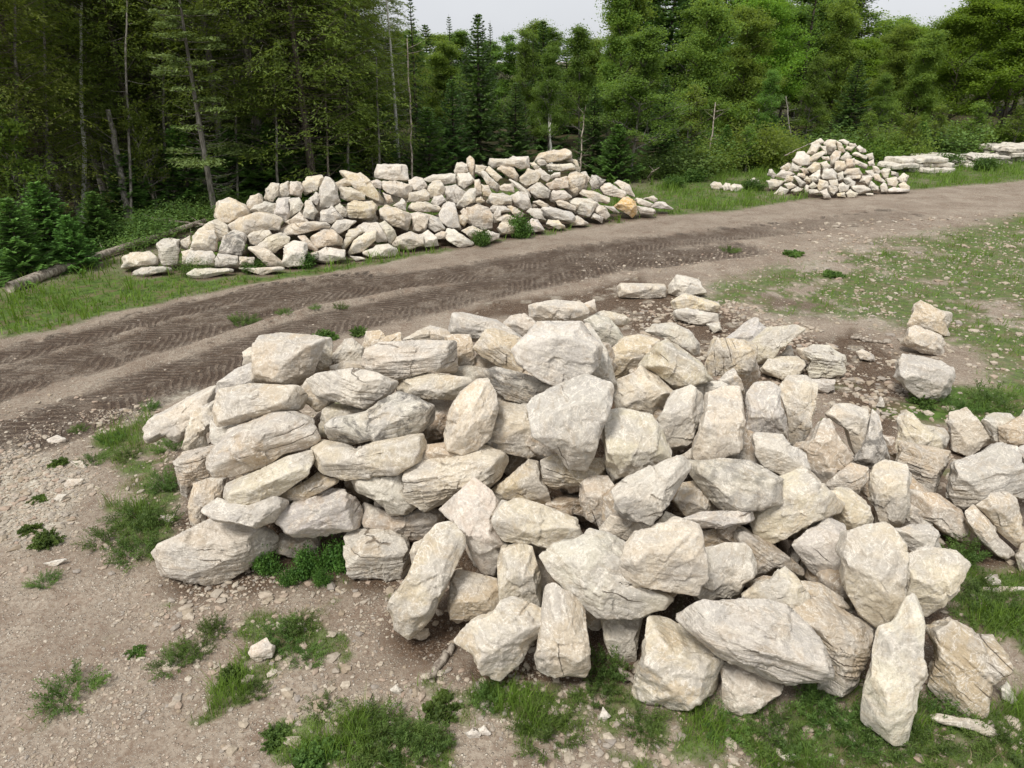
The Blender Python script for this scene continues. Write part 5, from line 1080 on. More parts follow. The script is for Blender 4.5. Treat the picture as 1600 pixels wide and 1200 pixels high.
def cedar(h, r, rs, bare=.3, n=150, leaf=.13, spray=34, dens=1.):
    """ragged cedar or old spruce: drooping fans of foliage hung on upswept limbs, the lower trunk set with dead twigs"""
    tr, cr_ = Geo(), Geo(); P = trunk_path(h, rs.normal(size=2)*.02, .12, rs)
    tr.tube(P, np.linspace(.009*h+.02, .012, len(P)), 8)
    dead_twigs(tr, P, h, .06*h, (bare+.3)*h, 60, rs, 1.6)
    PP, AA, BB = [], [], []
    for k in range(int(n*dens)):
        q = rs.uniform(0, 1)**.85; z = h*(bare+(1-bare)*q); l = (r*(1-q)**.6*rs.uniform(.45, 1.15)+.15); a = rs.uniform(0, 6.28)
        s0 = on(P, np.array([min(z/h, .999)]))[0]; t = np.linspace(0, 1, 5)[:, None]
        B = s0 + np.array([math.cos(a), math.sin(a), -.15])*l*t + UP*.4*l*t**2
        tr.tube(B[::2], [.014, .009, .004], 3)
        nc = 4; m = spray//nc; ddir = np.array([math.cos(a), math.sin(a), -.15]); side = np.array([-math.sin(a), math.cos(a), 0])
        for j in range(nc):                                      # each limb carries a few separate hanging fans
            tj = rs.uniform(.3, 1.0); cj = s0 + ddir*l*tj + UP*.4*l*tj**2 + side*rs.normal()*.22*l
            L_ = .16+.16*l; u_ = rs.uniform(0, 1, m)[:, None]; v_ = rs.normal(size=(m, 1))*.32*L_*(.4+u_)
            od = unit(ddir + side*rs.normal()*.7 - UP*rs.uniform(.1, .9))
            c = cj + od*u_*L_*1.7 + unit(np.cross(od, UP))*v_ + rs.normal(size=(m, 3))*.03
            d = unit(od + unit(np.cross(od, UP))*np.sign(v_)*.6 + rs.normal(size=(m, 3))*.35)
            PP.append(c); AA.append(d*leaf*rs.uniform(.6, 1.3, (m, 1))); BB.append(unit(np.cross(d, rs.normal(size=(m, 3))*.6+UP))*leaf*.34*rs.uniform(.6, 1.2, (m, 1)))
    cr_.leaves(np.concatenate(PP), np.concatenate(AA), np.concatenate(BB)); return tr, cr_
def pine(h, r, rs, bare=.22):
    """open conifer with flat, separate shelves of paler foliage"""
    tr, cr_ = Geo(), Geo(); P = trunk_path(h, (.02, 0), .06, rs); tr.tube(P, np.linspace(.13, .02, len(P)), 8)
    dead_twigs(tr, P, h, .05*h, .5*h, 50, rs, 1.4)
    PP, AA, BB = [], [], []
    for k in range(46):
        q = rs.uniform(0, 1); z = h*(bare+(1-bare)*q); l = (r*(1-.55*q)*rs.uniform(.55, 1.1)); a = rs.uniform(0, 6.28)
        s0 = on(P, np.array([min(z/h, .999)]))[0]; dr = np.array([math.cos(a), math.sin(a), .05]); side = np.array([-math.sin(a), math.cos(a), 0])
        tr.tube(np.stack([s0, s0+dr*l*.5-UP*.05, s0+dr*l]), [.018, .012, .004], 4)
        m = 150; u_ = rs.uniform(.3, 1.05, m); v = rs.normal(size=m)*.24*(1.15-u_*.5)*l
        c = s0 + dr*l*u_[:, None] + side*v[:, None] + UP*(rs.normal(size=m)*.045 + .05)[:, None]
        d = unit(dr + side*np.sign(v)[:, None]*.6 + rs.normal(size=(m, 3))*.45); 
        PP.append(c); AA.append(d*.095*rs.uniform(.6, 1.2, (m, 1))); BB.append(unit(np.cross(d, UP+rs.normal(size=(m, 3))*.5))*.03)
    cr_.leaves(np.concatenate(PP), np.concatenate(AA), np.concatenate(BB)); return tr, cr_
def broadleaf(h, r, rs, bare=.25, leaf=.075, n=16000, stems=1, thin=1., flat=1., layers=False):
    tr, cr_ = Geo(), Geo(); tips = []
    def grow(p, d, l, rad, lev):
        k = 4; B = [p]; dd = d.copy()
        for i in range(k): dd = unit(dd + rs.normal(size=3)*.12 + UP*.05); B.append(B[-1]+dd*l/k)
        B = np.array(B); tr.tube(B, np.linspace(rad, rad*.6, k+1), 6 if lev < 2 else 3)
        if lev >= 3: tips.append((B[-1], lev)); tips.append((B[2], lev)); return
        for j in range(rs.randint(3, 5)):
            tt = rs.uniform(.45, 1); b = on(B, np.array([min(tt, .999)]))[0]; a = rs.uniform(0, 6.28)
            nd = unit(dd*.75 + np.array([math.cos(a), math.sin(a), rs.uniform(-.1, .45)*flat])*.85); grow(b, nd, l*rs.uniform(.55, .8), rad*.5, lev+1)
        if lev == 2: tips.append((B[-1], lev))
    for s in range(stems):
        P = trunk_path(h*.8, rs.normal(size=2)*(.03 if stems == 1 else .12), .12*thin, rs); tr.tube(P, np.linspace(.010*h*thin+.02, .012, len(P)), 8)
        nb = int(24/stems**.5)
        for k in range(nb):
            q = (k+rs.uniform(0, 1))/nb; z = bare + (1-bare)*q; a = k*2.4+rs.uniform(-.5, .5); l = r*(.95-.6*q)*rs.uniform(.35, 1.25)*.66
            grow(on(P, np.array([min(z, .999)]))[0], unit(np.array([math.cos(a), math.sin(a), .25+.9*q])), l, .006*h*(1-.6*q), 1)
    T = np.array([q[0] for q in tips]); m = int(n/len(T)); PP, AA, BB = [], [], []
    for c in T:
        k = int(m*rs.choice([.25, .7, 1.1, 1.9]))
        if k < 1: continue
        sg = r*rs.uniform(.05, .105); ax = unit(rs.normal(size=3)*np.array([1, 1, .35]) + unit(c*np.array([1, 1, 0]))*.8)
        c2 = c + rs.normal(size=(k, 3))*np.array([sg, sg, sg*(.3 if layers else .55)]) + ax*(rs.normal(size=(k, 1))*sg*1.1)
        d = rs.normal(size=(k, 3)); d[:, 2] = d[:, 2]*.4-.25; d = unit(d); nrm = unit(UP*1.2 + rs.normal(size=(k, 3))*.6)
        PP.append(c2); AA.append(d*leaf*rs.uniform(.6, 1.2, (k, 1))); BB.append(unit(np.cross(d, nrm))*leaf*.62*rs.uniform(.7, 1.2, (k, 1)))
    cr_.leaves(np.concatenate(PP), np.concatenate(AA), np.concatenate(BB)); return tr, cr_
def bush(h, r, rs, n=5000, leaf=.05):
    tr, cr_ = Geo(), Geo(); PP, AA, BB = [], [], []
    for k in range(26):
        a = rs.uniform(0, 6.28); o = r*rs.uniform(0, .95)**.6; tip = np.array([math.cos(a)*o, math.sin(a)*o, h*rs.uniform(.45, 1)*(1-.45*(o/r)**2)]); b0 = tip*np.array([.25, .25, 0])
        mid = (b0+tip)/2+rs.normal(size=3)*.06*h; tr.tube(np.stack([b0-UP*.05, mid, tip]), [.012, .008, .003], 3)
        m = n//26; u_ = rs.uniform(.15, 1.1, m)[:, None]; c = b0 + (tip-b0)*u_ + rs.normal(size=(m, 3))*np.array([.2, .2, .13])*r
        d = unit(rs.normal(size=(m, 3))*np.array([1, 1, .5])+UP*.1); PP.append(c); AA.append(d*leaf*rs.uniform(.5, 1.3, (m, 1))); BB.append(unit(np.cross(d, UP+rs.normal(size=(m, 3))*.7))*leaf*.55*rs.uniform(.7, 1.2, (m, 1)))
    P = np.concatenate(PP); k = P[:, 2] > .02
    cr_.leaves(P[k], np.concatenate(AA)[k], np.concatenate(BB)[k]); return tr, cr_
LIB = {}
def lib(key, fn, hgt, mt, mc, nv):
    LIB[key] = []
    for v in range(nv):
        rs_ = np.random.RandomState(hash_(key)+v*7); tr, cr_ = fn(rs_)
        LIB[key].append((tr.mesh('trunk', mt), cr_.mesh('crown', mc, False), hgt))
def hash_(s): return sum((i+1)*ord(c) for i, c in enumerate(s)) % 9973
lib('cedar', lambda r: cedar(12, 2.0, r, .26, 260, .052, 128), 12, M_BARKG, M_CEDAR, 3)
lib('cedar_full', lambda r: cedar(11, 2.5, r, .05, 320, .056, 132), 11, M_BARK, M_CEDAR, 2)
lib('slim', lambda r: cedar(13, 1.0, r, .52, 90, .06, 88), 13, M_BIRCH, M_CEDAR, 1)
lib('pole', lambda r: cedar(12, 1.3, r, .62, 90, .06, 88), 12, M_BARK, M_CEDAR, 1)
lib('pine', lambda r: pine(9.5, 1.9, r), 9.5, M_BARKG, M_PINE, 2)
lib('fir', lambda r: fir(7, 1.75, r, .04, 1., .3, .085, .12), 7, M_BARK, M_FIR, 3)
lib('spire', lambda r: fir(11, .95, r, .3, .8, .5, .10, .42), 11, M_BARK, M_FIR, 2)
lib('young_fir', lambda r: fir(2.4, 1.0, r, .02, 1.25, .12, .06), 2.4, M_BARK, M_FIRY, 2)
lib('aspen', lambda r: broadleaf(8, 1.9, r, .2, .055, 26000, 1, .6), 8, M_BARKG, M_LEAFD, 3)
lib('maple', lambda r: broadleaf(9, 3.0, r, .12, .06, 60000, 1, 1, .5, True), 9, M_BARK, M_LEAFL, 2)
lib('leafy', lambda r: broadleaf(9, 2.6, r,   .08, .065, 40000, 1, .9), 9, M_BARK, M_LEAF, 3)
lib('birch', lambda r: broadleaf(10, 1.5, r, .55, .06, 6000, 1, .8), 10, M_BIRCH, M_LEAFD, 2)
lib('sapling', lambda r: broadleaf(4, 1.1, r, .3, .06, 4200, 2, .5), 4, M_BARKG, M_LEAF, 2)
lib('bush', lambda r: bush(1.3, 1.2, r, 6500), 1.3, M_BARK, M_LEAF, 3)
lib('plant', lambda r: bush(1.1, 1.2, r, 3600, .085), 1.1, M_BARK, M_PLANT, 2)
lib('bushd', lambda r: bush(1.1, 1.2, r, 6000, .045), 1.1, M_BARK, M_WEED, 2)
rs = np.random.RandomState(77); _vi = {}
def gz(x, y): return float(zground(np.array([x]), np.array([y]))[0])
def tree(key, px, py, h, label, cat='tree', group=None, name=None, wide=1., lean=(0, 0), z0=None, xy=None):
    """stand a tree where the photo shows its foot; h is its height in metres"""
    p = at(px, py) if xy is None else np.array([xy[0], xy[1], 0.])
    v = _vi.get(key, 0); _vi[key] = v+1; tm, cm, h0 = LIB[key][v % len(LIB[key])]
    nm = name or {'fir': 'fir_tree', 'young_fir': 'fir_tree', 'spire': 'spruce_tree', 'cedar': 'cedar_tree', 'cedar_full': 'cedar_tree', 'slim': 'cedar_tree', 'pole': 'cedar_tree', 'pine': 'pine_tree', 'aspen': 'aspen_tree',
                  'maple': 'maple_tree', 'leafy': 'broadleaf_tree', 'birch': 'birch_tree', 'sapling': 'sapling', 'bush': 'bush', 'bushd': 'bush'}[key]
    e = bpy.data.objects.new(nm, None); C.objects.link(e); e.location = (p[0], p[1], gz(p[0], p[1]) if z0 is None else z0)
    k = h/h0; e.scale = (k*wide, k*wide, k); e.rotation_euler = (lean[1], lean[0], rs.uniform(0, 6.28))
    link('trunk' if 'bush' not in nm else 'stems', tm, e); link('crown' if 'bush' not in nm else 'foliage', cm, e)
    tag(e, label, cat, group); return e
def top_h(py, d): return CAM_H - d*kk(py)
TREES = [
 # key, foot px, foot py, height, label, wide, lean
 ('cedar_full', -60, 385, 11.5, 'dark olive cedar cut off by the left picture edge', 1.1, (0, 0)),
 ('cedar_full', 45, 372, 12, 'ragged olive cedar nearest the left picture edge, above the young firs', 1.1, (0, 0)),
 ('cedar_full', 92, 345, 12.5, 'olive cedar directly left of the white birch at the far left', 1.1, (0, 0)),
 ('cedar', 178, 318, 13, 'dark cedar behind the broken snag on the left', 1.1, (0, 0)),
 ('cedar_full', 232, 325, 11.5, 'scraggy cedar with curving dead twigs right of the broken snag', 1.2, (0, 0)),
 ('cedar', 275, 312, 13, 'dark cedar between the broken snag and the pale shelved pine', 1.1, (0, 0)),
 ('pine', 338, 345, 8.6, 'grey trunked pine with pale green shelves of needles above the far pile\'s left end', 1., (-.04, 0)),
 ('pine', 400, 322, 7.8, 'second paler pine with shelved boughs, right of the grey trunked one', .9, (-.12, 0)),
 ('pole', 490, 308, 11.6, 'tall dark pole trunk with a bare lower half behind the far pile', 1., (-.03, 0)),
 ('cedar_full', 530, 284, 11, 'dense dark cedar standing right of the tall dark pole trunk', .9, (0, 0)),
 ('cedar', 572, 282, 10.5, 'dark cedar closing the left wood, beside the white slim trunk', .9, (0, 0)),
 ('slim', 625, 285, 10.6, 'slim cedar with a long bare pale trunk standing against the sky gap', .9, (-.02, 0)),
 ('spire', 655, 262, 8.7, 'thin spruce right beside the slim bare cedar at the sky gap', .8, (0, 0)),
 ('fir', 600, 292, 4.3, 'mid green fir below the slim bare cedar, behind the far pile', 1.2, (0, 0)),
 ('fir', 545, 297, 4.0, 'bright tipped fir behind the leaning yellowish slab of the far pile', 1.2, (0, 0)),
 ('fir', 710, 284, 4.6, 'bluish fir left of the tall dark fir in the middle', 1.25, (0, 0)),
 ('fir', 750, 275, 7.4, 'tall dark pointed fir in the middle of the tree line', 1.0, (0, 0)),
 ('fir', 805, 276, 4.4, 'broad low fir right of the tall dark pointed fir', 1.3, (0, 0)),
 ('young_fir', 672, 292, 3.4, 'young fir behind the upright finger of stone', 1., (0, 0)),
 ('fir', 925, 272, 4.2, 'green fir behind the crest slab at the top of the far pile', 1.2, (0, 0)),
 ('young_fir', 960, 284, 2.6, 'young fir at the right shoulder of the far pile', 1.2, (0, 0)),
 ('fir', 1030, 262, 4.6, 'layered dark fir right of the pale leaning trunk', 1.2, (0, 0)),
 ('aspen', 985, 278, 7.8, 'pale trunked tree leaning left with a forked crown, right of the far pile', 1.2, (-.05, 0)),
 ('aspen', 857, 262, 7.0, 'light green aspen with twin pale trunks behind the far pile\'s top', .8, (0, 0)),
 ('aspen', 822, 254, 7.6, 'feathery aspen between the pointed fir and the twin trunks', .8, (0, 0)),
 ('aspen', 905, 252, 8.2, 'grey green aspen rising behind the far pile\'s highest slab', .9, (0, 0)),
 ('leafy', 960, 240, 11.0, 'large dark leafed tree above the far pile\'s right end', .8, (0, 0)),
 ('leafy', 1090, 246, 10.0, 'big leafy tree in the centre right with low hanging boughs', .95, (0, 0)),
 ('leafy', 1150, 240, 9.3, 'rounded leafy tree left of the small distant pile', 1., (0, 0)),
 ('sapling', 1070, 262, 4.6, 'multi stemmed sapling with pale bent trunks above the shrubs', 1.1, (0, 0)),
 ('maple', 1185, 226, 12.6, 'yellow green maple whose crown leaves the top of the picture at centre right', .8, (0, 0)),
 ('aspen', 1185, 250, 5.6, 'spindly aspen directly behind the shrubs left of the small distant pile', .9, (0, 0)),
 ('aspen', 1255, 240, 6.2, 'slender light aspen behind the small distant pile\'s peak', 1., (0, 0)),
 ('fir', 1318, 238, 5.4, 'dark fir with drooping tiers behind the small distant pile', 1.35, (0, 0)),
 ('aspen', 1365, 238, 5.4, 'thin leaning aspen right of the fir behind the distant pile', .9, (.06, 0)),
 ('spire', 1240, 222, 10.8, 'dark ragged spruce top standing over the right wood', 1.1, (0, 0)),
 ('leafy', 1290, 222, 9.8, 'dark leafy tree to the left of the right hand sky gap', .9, (0, 0)),
 ('leafy', 1420, 226, 8.2, 'bright mid height leafy tree behind the limestone ledges', 1., (0, 0)),
 ('maple', 1475, 222, 10.6, 'bright green maple left of the biggest one on the right', 1., (0, 0)),
 ('maple', 1560, 226, 12.4, 'biggest bright green maple at the right side with layered boughs', 1.15, (0, 0)),
 ('maple', 1680, 220, 13, 'bright maple cut by the right picture edge', 1.1, (0, 0)),
 ('leafy', 1375, 218, 8.6, 'leafy tree below the right hand sky gap', 1., (0, 0)),
 ('sapling', 1515, 240, 3.4, 'sapling in the rough grass behind the ledges', 1.2, (0, 0)),
 ('young_fir', 40, 432, 2.1, 'largest young fir at the left edge above the fallen log', 1.25, (0, 0)),
 ('young_fir', 122, 420, 1.5, 'bright young fir standing over the gap in the fallen log', 1.2, (0, 0)),
 ('young_fir', 88, 402, 2.2, 'young fir between and behind the two at the fallen log', 1.25, (0, 0)),
 ('young_fir', -30, 425, 2.3, 'young fir half out of frame at the left edge', 1.3, (0, 0)),
 ('young_fir', 160, 385, 1.7, 'small dark young fir nearest the broken snag', 1.2, (0, 0)),
 ('young_fir', 430, 322, 3.0, 'young fir in shade behind the left half of the far pile', 1.3, (0, 0)),
 ('young_fir', 520, 308, 3.2, 'spreading young fir left of the boxy white boulder', 1.3, (0, 0)),
]
for key, px, py, h, lab, wd, ln_ in TREES:
    tree(key, px, py, h, lab, 'tree', None, None, wd, ln_)
BUSHES = [
 ('bush', 1185, 262, 2.3, 'tall bright bush left of the small distant pile', 1.), ('bush', 1120, 268, 1.7, 'sprawling bush beside the three loose white stones', 1.3),
 ('bushd', 1050, 272, 1.5, 'low tangled bush right of the far pile', 1.5), ('bush', 1150, 256, 2.0, 'bush wedged behind the sprawling one', 1.3),
 ('bush', 1215, 258, 1.8, 'dense bush touching the left of the small distant pile', 1.2), ('bushd', 1100, 258, 1.9, 'dull green bush under the leafy trees, centre right', 1.5),
 ('bush', 1395, 248, 2.0, 'rounded bush right of the small distant pile', 1.3), ('bush', 1365, 252, 1.4, 'low bush just behind the distant pile\'s right slope', 1.3),
 ('bushd', 1440, 240, 2.0, 'dull bush behind the first limestone ledge', 1.4), ('bush', 1485, 236, 1.8, 'bush behind the middle limestone ledge', 1.4),
 ('bush', 1560, 230, 2.0, 'bush behind the last limestone ledge', 1.5), ('bushd', 1620, 228, 2.2, 'bush at the right edge behind the ledges', 1.5),
 ('bushd', 1275, 244, 1.8, 'dark bush behind the peak of the small distant pile', 1.5), ('bush', 1340, 243, 1.8, 'bush behind the right half of the distant pile', 1.4),
 ('bushd', 235, 372, .9, 'low undergrowth clump right of the broken snag\'s foot', 1.6), ('bushd', 300, 352, .9, 'low undergrowth clump where the log meets the far pile', 1.6),
 ('bush', 1482, 258, .7, 'small bright bush growing over the middle ledge', 1.1), ('bush', 1535, 266, .7, 'small yellow green bush before the last ledge', 1.1),
 ('bush', 815, 371, .75, 'leafy sapling bush growing at the far pile\'s foot', .5), ('bush', 752, 384, .5, 'small leafy plant in the grass left of the sapling bush', .8),
 ('bush', 472, 419, .45, 'small leafy plant at the foot of the upright squared white stone', .9), ('bush', 395, 425, .35, 'little plant on the flat stones at the left of the far pile', .9),
 ('bushd', 310, 428, .5, 'dark little weed before the flat stones of the far pile\'s left', 1.3),
]
BUSHES += [
 ('sapling', 1165, 268, 2.6, 'thin sapling over the tall bright bush left of the distant pile', 1.), ('sapling', 1090, 276, 1.5, 'knee high sapling right of the dead branch', 1.2), ('sapling', 1410, 250, 2.8, 'sapling standing just above the nearest ledge', 1.1),
 ('sapling', 1455, 244, 3.4, 'taller sapling between the first two ledges', 1.1), ('sapling', 1580, 236, 3.2, 'sapling over the farthest ledge', 1.2), ('sapling', 1345, 250, 3.0, 'sapling behind the right flank of the distant pile', 1.1),
 ('young_fir', 1128, 262, 2.2, 'little fir among the bushes right of the far pile', 1.1), ('young_fir', 1430, 246, 2.0, 'little fir behind the nearest limestone ledge', 1.1),
 ('bushd', 1018, 276, .9, 'tuft of brush beside the pale dead branch', 1.4), ('bush', 1085, 284, .6, 'small weed bush in the verge right of the far pile', 1.3), ('bush', 1175, 296, .45, 'green weeds at the distant pile\'s left foot', 1.3),
 ('bush', 1048, 292, .5, 'weed bush just right of the far pile\'s jagged tip', 1.2), ('bushd', 1545, 262, .5, 'brush before the middle and last ledges', 1.), ('bush', 1425, 262, .4, 'weeds at the foot of the nearest ledge', 1.5),
 ('young_fir', 215, 350, 2.4, 'shaded small fir behind the snag\'s foot', 1.2), ('young_fir', 300, 335, 3.2, 'shaded fir behind the grey trunked pine', 1.3), ('young_fir', 375, 325, 3.0, 'shaded fir right of the grey trunked pine', 1.3), ('young_fir', 465, 312, 2.6, 'shaded fir left of the tall dark pole trunk', 1.3),
 ('sapling', 250, 345, 4.5, 'thin leafy sapling in the shade of the left cedars', 1.), ('sapling', 420, 318, 5, 'leafy sapling among the pale pines', 1.), ('sapling', 585, 300, 3.5, 'leafy sapling below the slim white trunk', 1.), ('sapling', 60, 385, 4.5, 'leafy sapling behind the young firs at far left', 1.),
 ('bushd', 195, 385, .8, 'brush beside the fallen trunk, nearest the young firs', 1.5), ('bushd', 350, 340, 1.0, 'brush in shade behind the far pile\'s left shoulder', 1.5),
]
for key, px, py, h, lab, wd in [(('plant' if q[0] == 'bush' and q[3] < 1 else q[0]),)+q[1:] for q in BUSHES]: tree(key, px, py, h, lab, 'tree' if key in ('sapling', 'young_fir') else 'bush', None, 'bush' if key == 'plant' else None, wd*rs.uniform(.75, 1.1))
# the deeper wood: rows of trees behind the edge, each still a tree of its own
g = 'trees standing deep in the wood'
LD = {'cedar': 'dark conifer deep in the left wood behind the front trees', 'cedar_full': 'dark conifer deep in the left wood behind the front trees', 'pole': 'dark conifer deep in the left wood behind the front trees',
      'spire': 'pointed conifer rising behind the front trees of the middle and right wood', 'fir': 'pointed conifer rising behind the front trees of the middle and right wood',
      'aspen': 'leafy tree filling the wood behind the front trees, middle and right', 'leafy': 'leafy tree filling the wood behind the front trees, middle and right', 'maple': 'leafy tree filling the wood behind the front trees, middle and right'}
KIND = {'cedar': 'dark cedar', 'cedar_full': 'dark full cedar', 'pole': 'dark pole', 'spire': 'narrow spruce spire', 'fir': 'pointed fir', 'aspen': 'thin crowned aspen', 'leafy': 'round crowned leafy tree', 'maple': 'bright maple'}
_dl = set()
def deep_label(key, px, Dp):
    row = 'just' if Dp < 53 and px > 600 or Dp < 34.5 else ('well' if Dp < 63 and px > 600 or Dp < 41 else 'far')
    near = sorted(TREES, key=lambda q: abs(q[1]-px)); near = [q for q in near if q[0] not in ('young_fir', 'sapling')]
    for q in near[:25]:
        short = re.split(r' (?:cut|nearest|directly|rising|behind|above|with|standing|right|left|closing|below|whose|over|between|to|of|in|leaning|under|at) ', q[4])[0]
        lab = f"{KIND[key]} {row} behind the {short}" + (' on the left' if px < 560 else (' in the middle' if px < 1000 else ' on the right'))
        if lab not in _dl: break
    _dl.add(lab); return ' '.join(lab.split()[:16])
r2 = np.random.RandomState(5)
def deep(x0, x1, d0, d1, n, keys, h0, h1, wide=1.2):
    for k in range(n):
        px = x0 + (x1-x0)*(k+r2.uniform(.1, .9))/n; Dp = r2.uniform(d0, d1); p = np.array([(px-800)/FPX*Dp, (Dp - CAM_H*math.sin(PITCH))/math.cos(PITCH)])
        key = keys[r2.randint(len(keys))]
        tree(key, 0, 0, r2.uniform(h0, h1), deep_label(key, px, Dp), 'tree', g, None, wide, (0, 0), 0.0, (p[0], p[1]))
deep(-120, 560, 29, 33, 15, ['cedar_full', 'cedar'], 11, 13.5, 1.3)
deep(-160, 560, 35, 40, 13, ['cedar_full', 'cedar_full', 'cedar'], 11.5, 14, 1.5)
deep(-200, 580, 42, 50, 13, ['cedar_full'], 12, 15, 1.7)
deep(540, 660, 40, 52, 4, ['cedar', 'aspen'], 6.5, 8, 1.2)
deep(630, 960, 46, 58, 11, ['aspen', 'fir', 'aspen', 'leafy', 'spire'], 6.6, 8.0, 1.15)
deep(650, 780, 55, 62, 3, ['spire'], 8.0, 8.8, 1.)
deep(600, 980, 64, 82, 12, ['leafy', 'aspen', 'aspen', 'spire'], 7.8, 9.6, 1.5)
deep(940, 1280, 52, 62, 9, ['leafy', 'aspen', 'fir', 'aspen'], 9.5, 13, 1.2)
deep(960, 1320, 66, 80, 9, ['leafy'], 11, 15, 1.7)
deep(1280, 1480, 60, 74, 7, ['leafy', 'aspen', 'maple'], 7.6, 9.2, 1.5)
deep(1300, 1480, 80, 95, 6, ['leafy', 'spire', 'aspen'], 9, 11, 1.6)
deep(1460, 1800, 72, 88, 9, ['maple', 'leafy'], 10.5, 14, 1.7)

# the broken snag, leaning dead poles, the fallen log, sticks
def simple(name, pts_, rads, mat, label, cat, twigs=0, seed=0, seg=9, tw=(.05, .9), L=.9):
    g_ = Geo(); P = np.array(pts_, float); n = 12; t = np.linspace(0, 1, n)
    Q = np.stack([np.interp(t, np.linspace(0, 1, len(P)), P[:, i]) for i in range(3)], 1); r = np.random.RandomState(seed+1)
    Q[1:-1] += r.normal(size=(n-2, 3))*.02*np.array([1, 1, .3]); o0 = Q[0].copy(); Q = Q-o0
    rr = np.interp(t, np.linspace(0, 1, len(rads)), rads)*(1+r.normal(size=n)*.05); g_.tube(Q, rr, seg)
    o = link(name, g_.mesh(name, mat), None, o0)
    tag(o, label, cat)
    if twigs:
        b = Geo()
        for k in range(twigs):
            q = on(Q, np.array([r.uniform(*tw)]))[0]; d = unit(r.normal(size=3)*np.array([1, 1, .5])); l = L*r.uniform(.3, 1)
            b.tube(np.stack([q, q+d*l*.5+UP*.03, q+d*l+UP*.12*l]), [.014, .009, .003], 3)
        link('twigs', b.mesh('twigs', mat), o)
    return o
def vert(px, py, px2, py2, dd=0.):
    """foot at a pixel on the ground, tip above at another pixel at the same distance"""
    a = at(px, py); D = hdepth(py, 0)+dd; return [a, CP + ray(px2, py2)*D]
simple('dead_snag', vert(205, 360, 169, 172), [.13, .11, .08], M_BARKG, 'broken grey snag leaning left before the dark cedars', 'dead tree', 22, 3, tw=(.1, .95), L=1.3)
simple('birch_tree', [at(130, 352)]+[CP+ray(x, y)*hdepth(352, 0) for x, y in ((133, 240), (125, 150), (128, 20), (124, -40))], [.085, .075, .06, .045, .03], M_BIRCH, 'slender white birch trunk rising before the dark cedars at the far left', 'tree', 16, 21, tw=(.3, .98), L=1.2)
simple('birch_tree', [at(480, 312)]+[CP+ray(x, y)*hdepth(312, 0) for x, y in ((471, 200), (459, 110), (450, 20), (446, -40))], [.09, .08, .065, .05, .03], M_BIRCH, 'leaning white birch just left of the tall dark pole trunk', 'tree', 12, 22, tw=(.3, .98), L=1.0)
simple('leaning_trunk', vert(462, 318, 402, 118), [.06, .05, .03], M_BARKG, 'thin grey leaning trunk crossing the pale pines', 'dead tree', 14, 4)
simple('leaning_trunk', vert(434, 318, 398, 178), [.10, .09, .06], M_BARKG, 'short pale leaning trunk behind the far pile\'s left shoulder', 'dead tree', 8, 5)
simple('dead_tree', vert(128, 352, 108, 262), [.13, .11, .08], M_BARKG, 'stubby grey trunk beside the white birch\'s foot', 'dead tree', 5, 6)
for x0, y0, x1, y1, r_, lab in ((322, 318, 308, 88, .085, 'grey pole trunk just left of the pale shelved pine'), (262, 325, 250, -30, .06, 'thin grey trunk midway between the snag and the shelved pine'), (78, 350, 66, -30, .06, 'thin grey trunk left of the far left white birch'),
                            (546, 300, 538, -30, .06, 'thin pale trunk right of the tall dark pole trunk'), (516, 306, 502, -30, .045, 'thinnest grey trunk between the dark pole and the pale trunk beside it'), (594, 300, 588, 90, .05, 'thin grey stem left of the slim bare cedar'), (646, 296, 636, 60, .045, 'thin grey stem just right of the slim bare cedar'),
                            (205, 345, 196, -30, .05, 'thin dead trunk above the broken snag'), (436, 318, 424, -30, .05, 'thin grey trunk right of the pale shelved pines'), (372, 318, 362, -30, .05, 'thin grey trunk between the two pale shelved pines'), (30, 372, 22, -30, .07, 'grey trunk nearest the left picture edge'),
                            (1240, 246, 1228, 150, .05, 'thin pale stem behind the left side of the distant pile'), (1182, 246, 1186, 170, .05, 'thin pale stem over the tall bright bush'), (905, 272, 914, 172, .045, 'thin pale stem behind the crest slab of the far pile'), (1105, 262, 1118, 160, .045, 'bent pale stem above the sprawling bush')):
    simple('thin_tree', vert(x0, y0+(16 if x0 < 650 else 6), x1, y1), [r_, r_*.8, r_*.5], M_BARKG if r_ > .047 else M_DEAD, lab, 'tree', 14, int(x0)+30, tw=(.15, .95), L=1.0)
simple('dead_tree', vert(245, 350, 232, 250), [.05, .04, .02], M_DEAD, 'spindly dead stem between the snag and the grey trunked pine', 'dead tree', 18, 7, L=1.2)
simple('dead_tree', vert(275, 340, 268, 240), [.05, .04, .02], M_DEAD, 'thin dead stem close left of the grey trunked pine', 'dead tree', 14, 8, L=1.1)
simple('dead_tree', [at(597, 292), CP+ray(598, 215)*33.2, CP+ray(582, 195)*33.2, CP+ray(545, 160)*33.4], [.10, .09, .07, .05], M_DEAD, 'crooked dead trunk leaning over behind the boxy white boulder', 'dead tree', 16, 9)
simple('birch_tree', vert(862, 268, 855, 125), [.06, .05, .03], M_BIRCH, 'leftmost of the twin white stems behind the far pile\'s top', 'tree')
simple('birch_tree', vert(858, 268, 862, 140), [.05, .04, .03], M_BIRCH, 'rightmost of the twin white stems behind the far pile\'s top', 'tree')
simple('dead_branch', [at(1012, 282), at(1018, 270, .5), at(1030, 262, .8)], [.05, .04, .02], M_DEAD, 'pale dead branch sticking up right of the far pile', 'branch', 4, 10, L=.4)
def lie(px, py, r): a = at(px, py, r); return a
simple('fallen_log', [lie(15, 450, .12), lie(90, 421, .15), lie(150, 401, .14), lie(230, 375, .2), lie(322, 344, .35)], [.15, .14, .12, .10, .07], M_DEAD, 'long fallen log running from the left edge under the young firs to the far pile', 'log', 12, 11, L=.5)
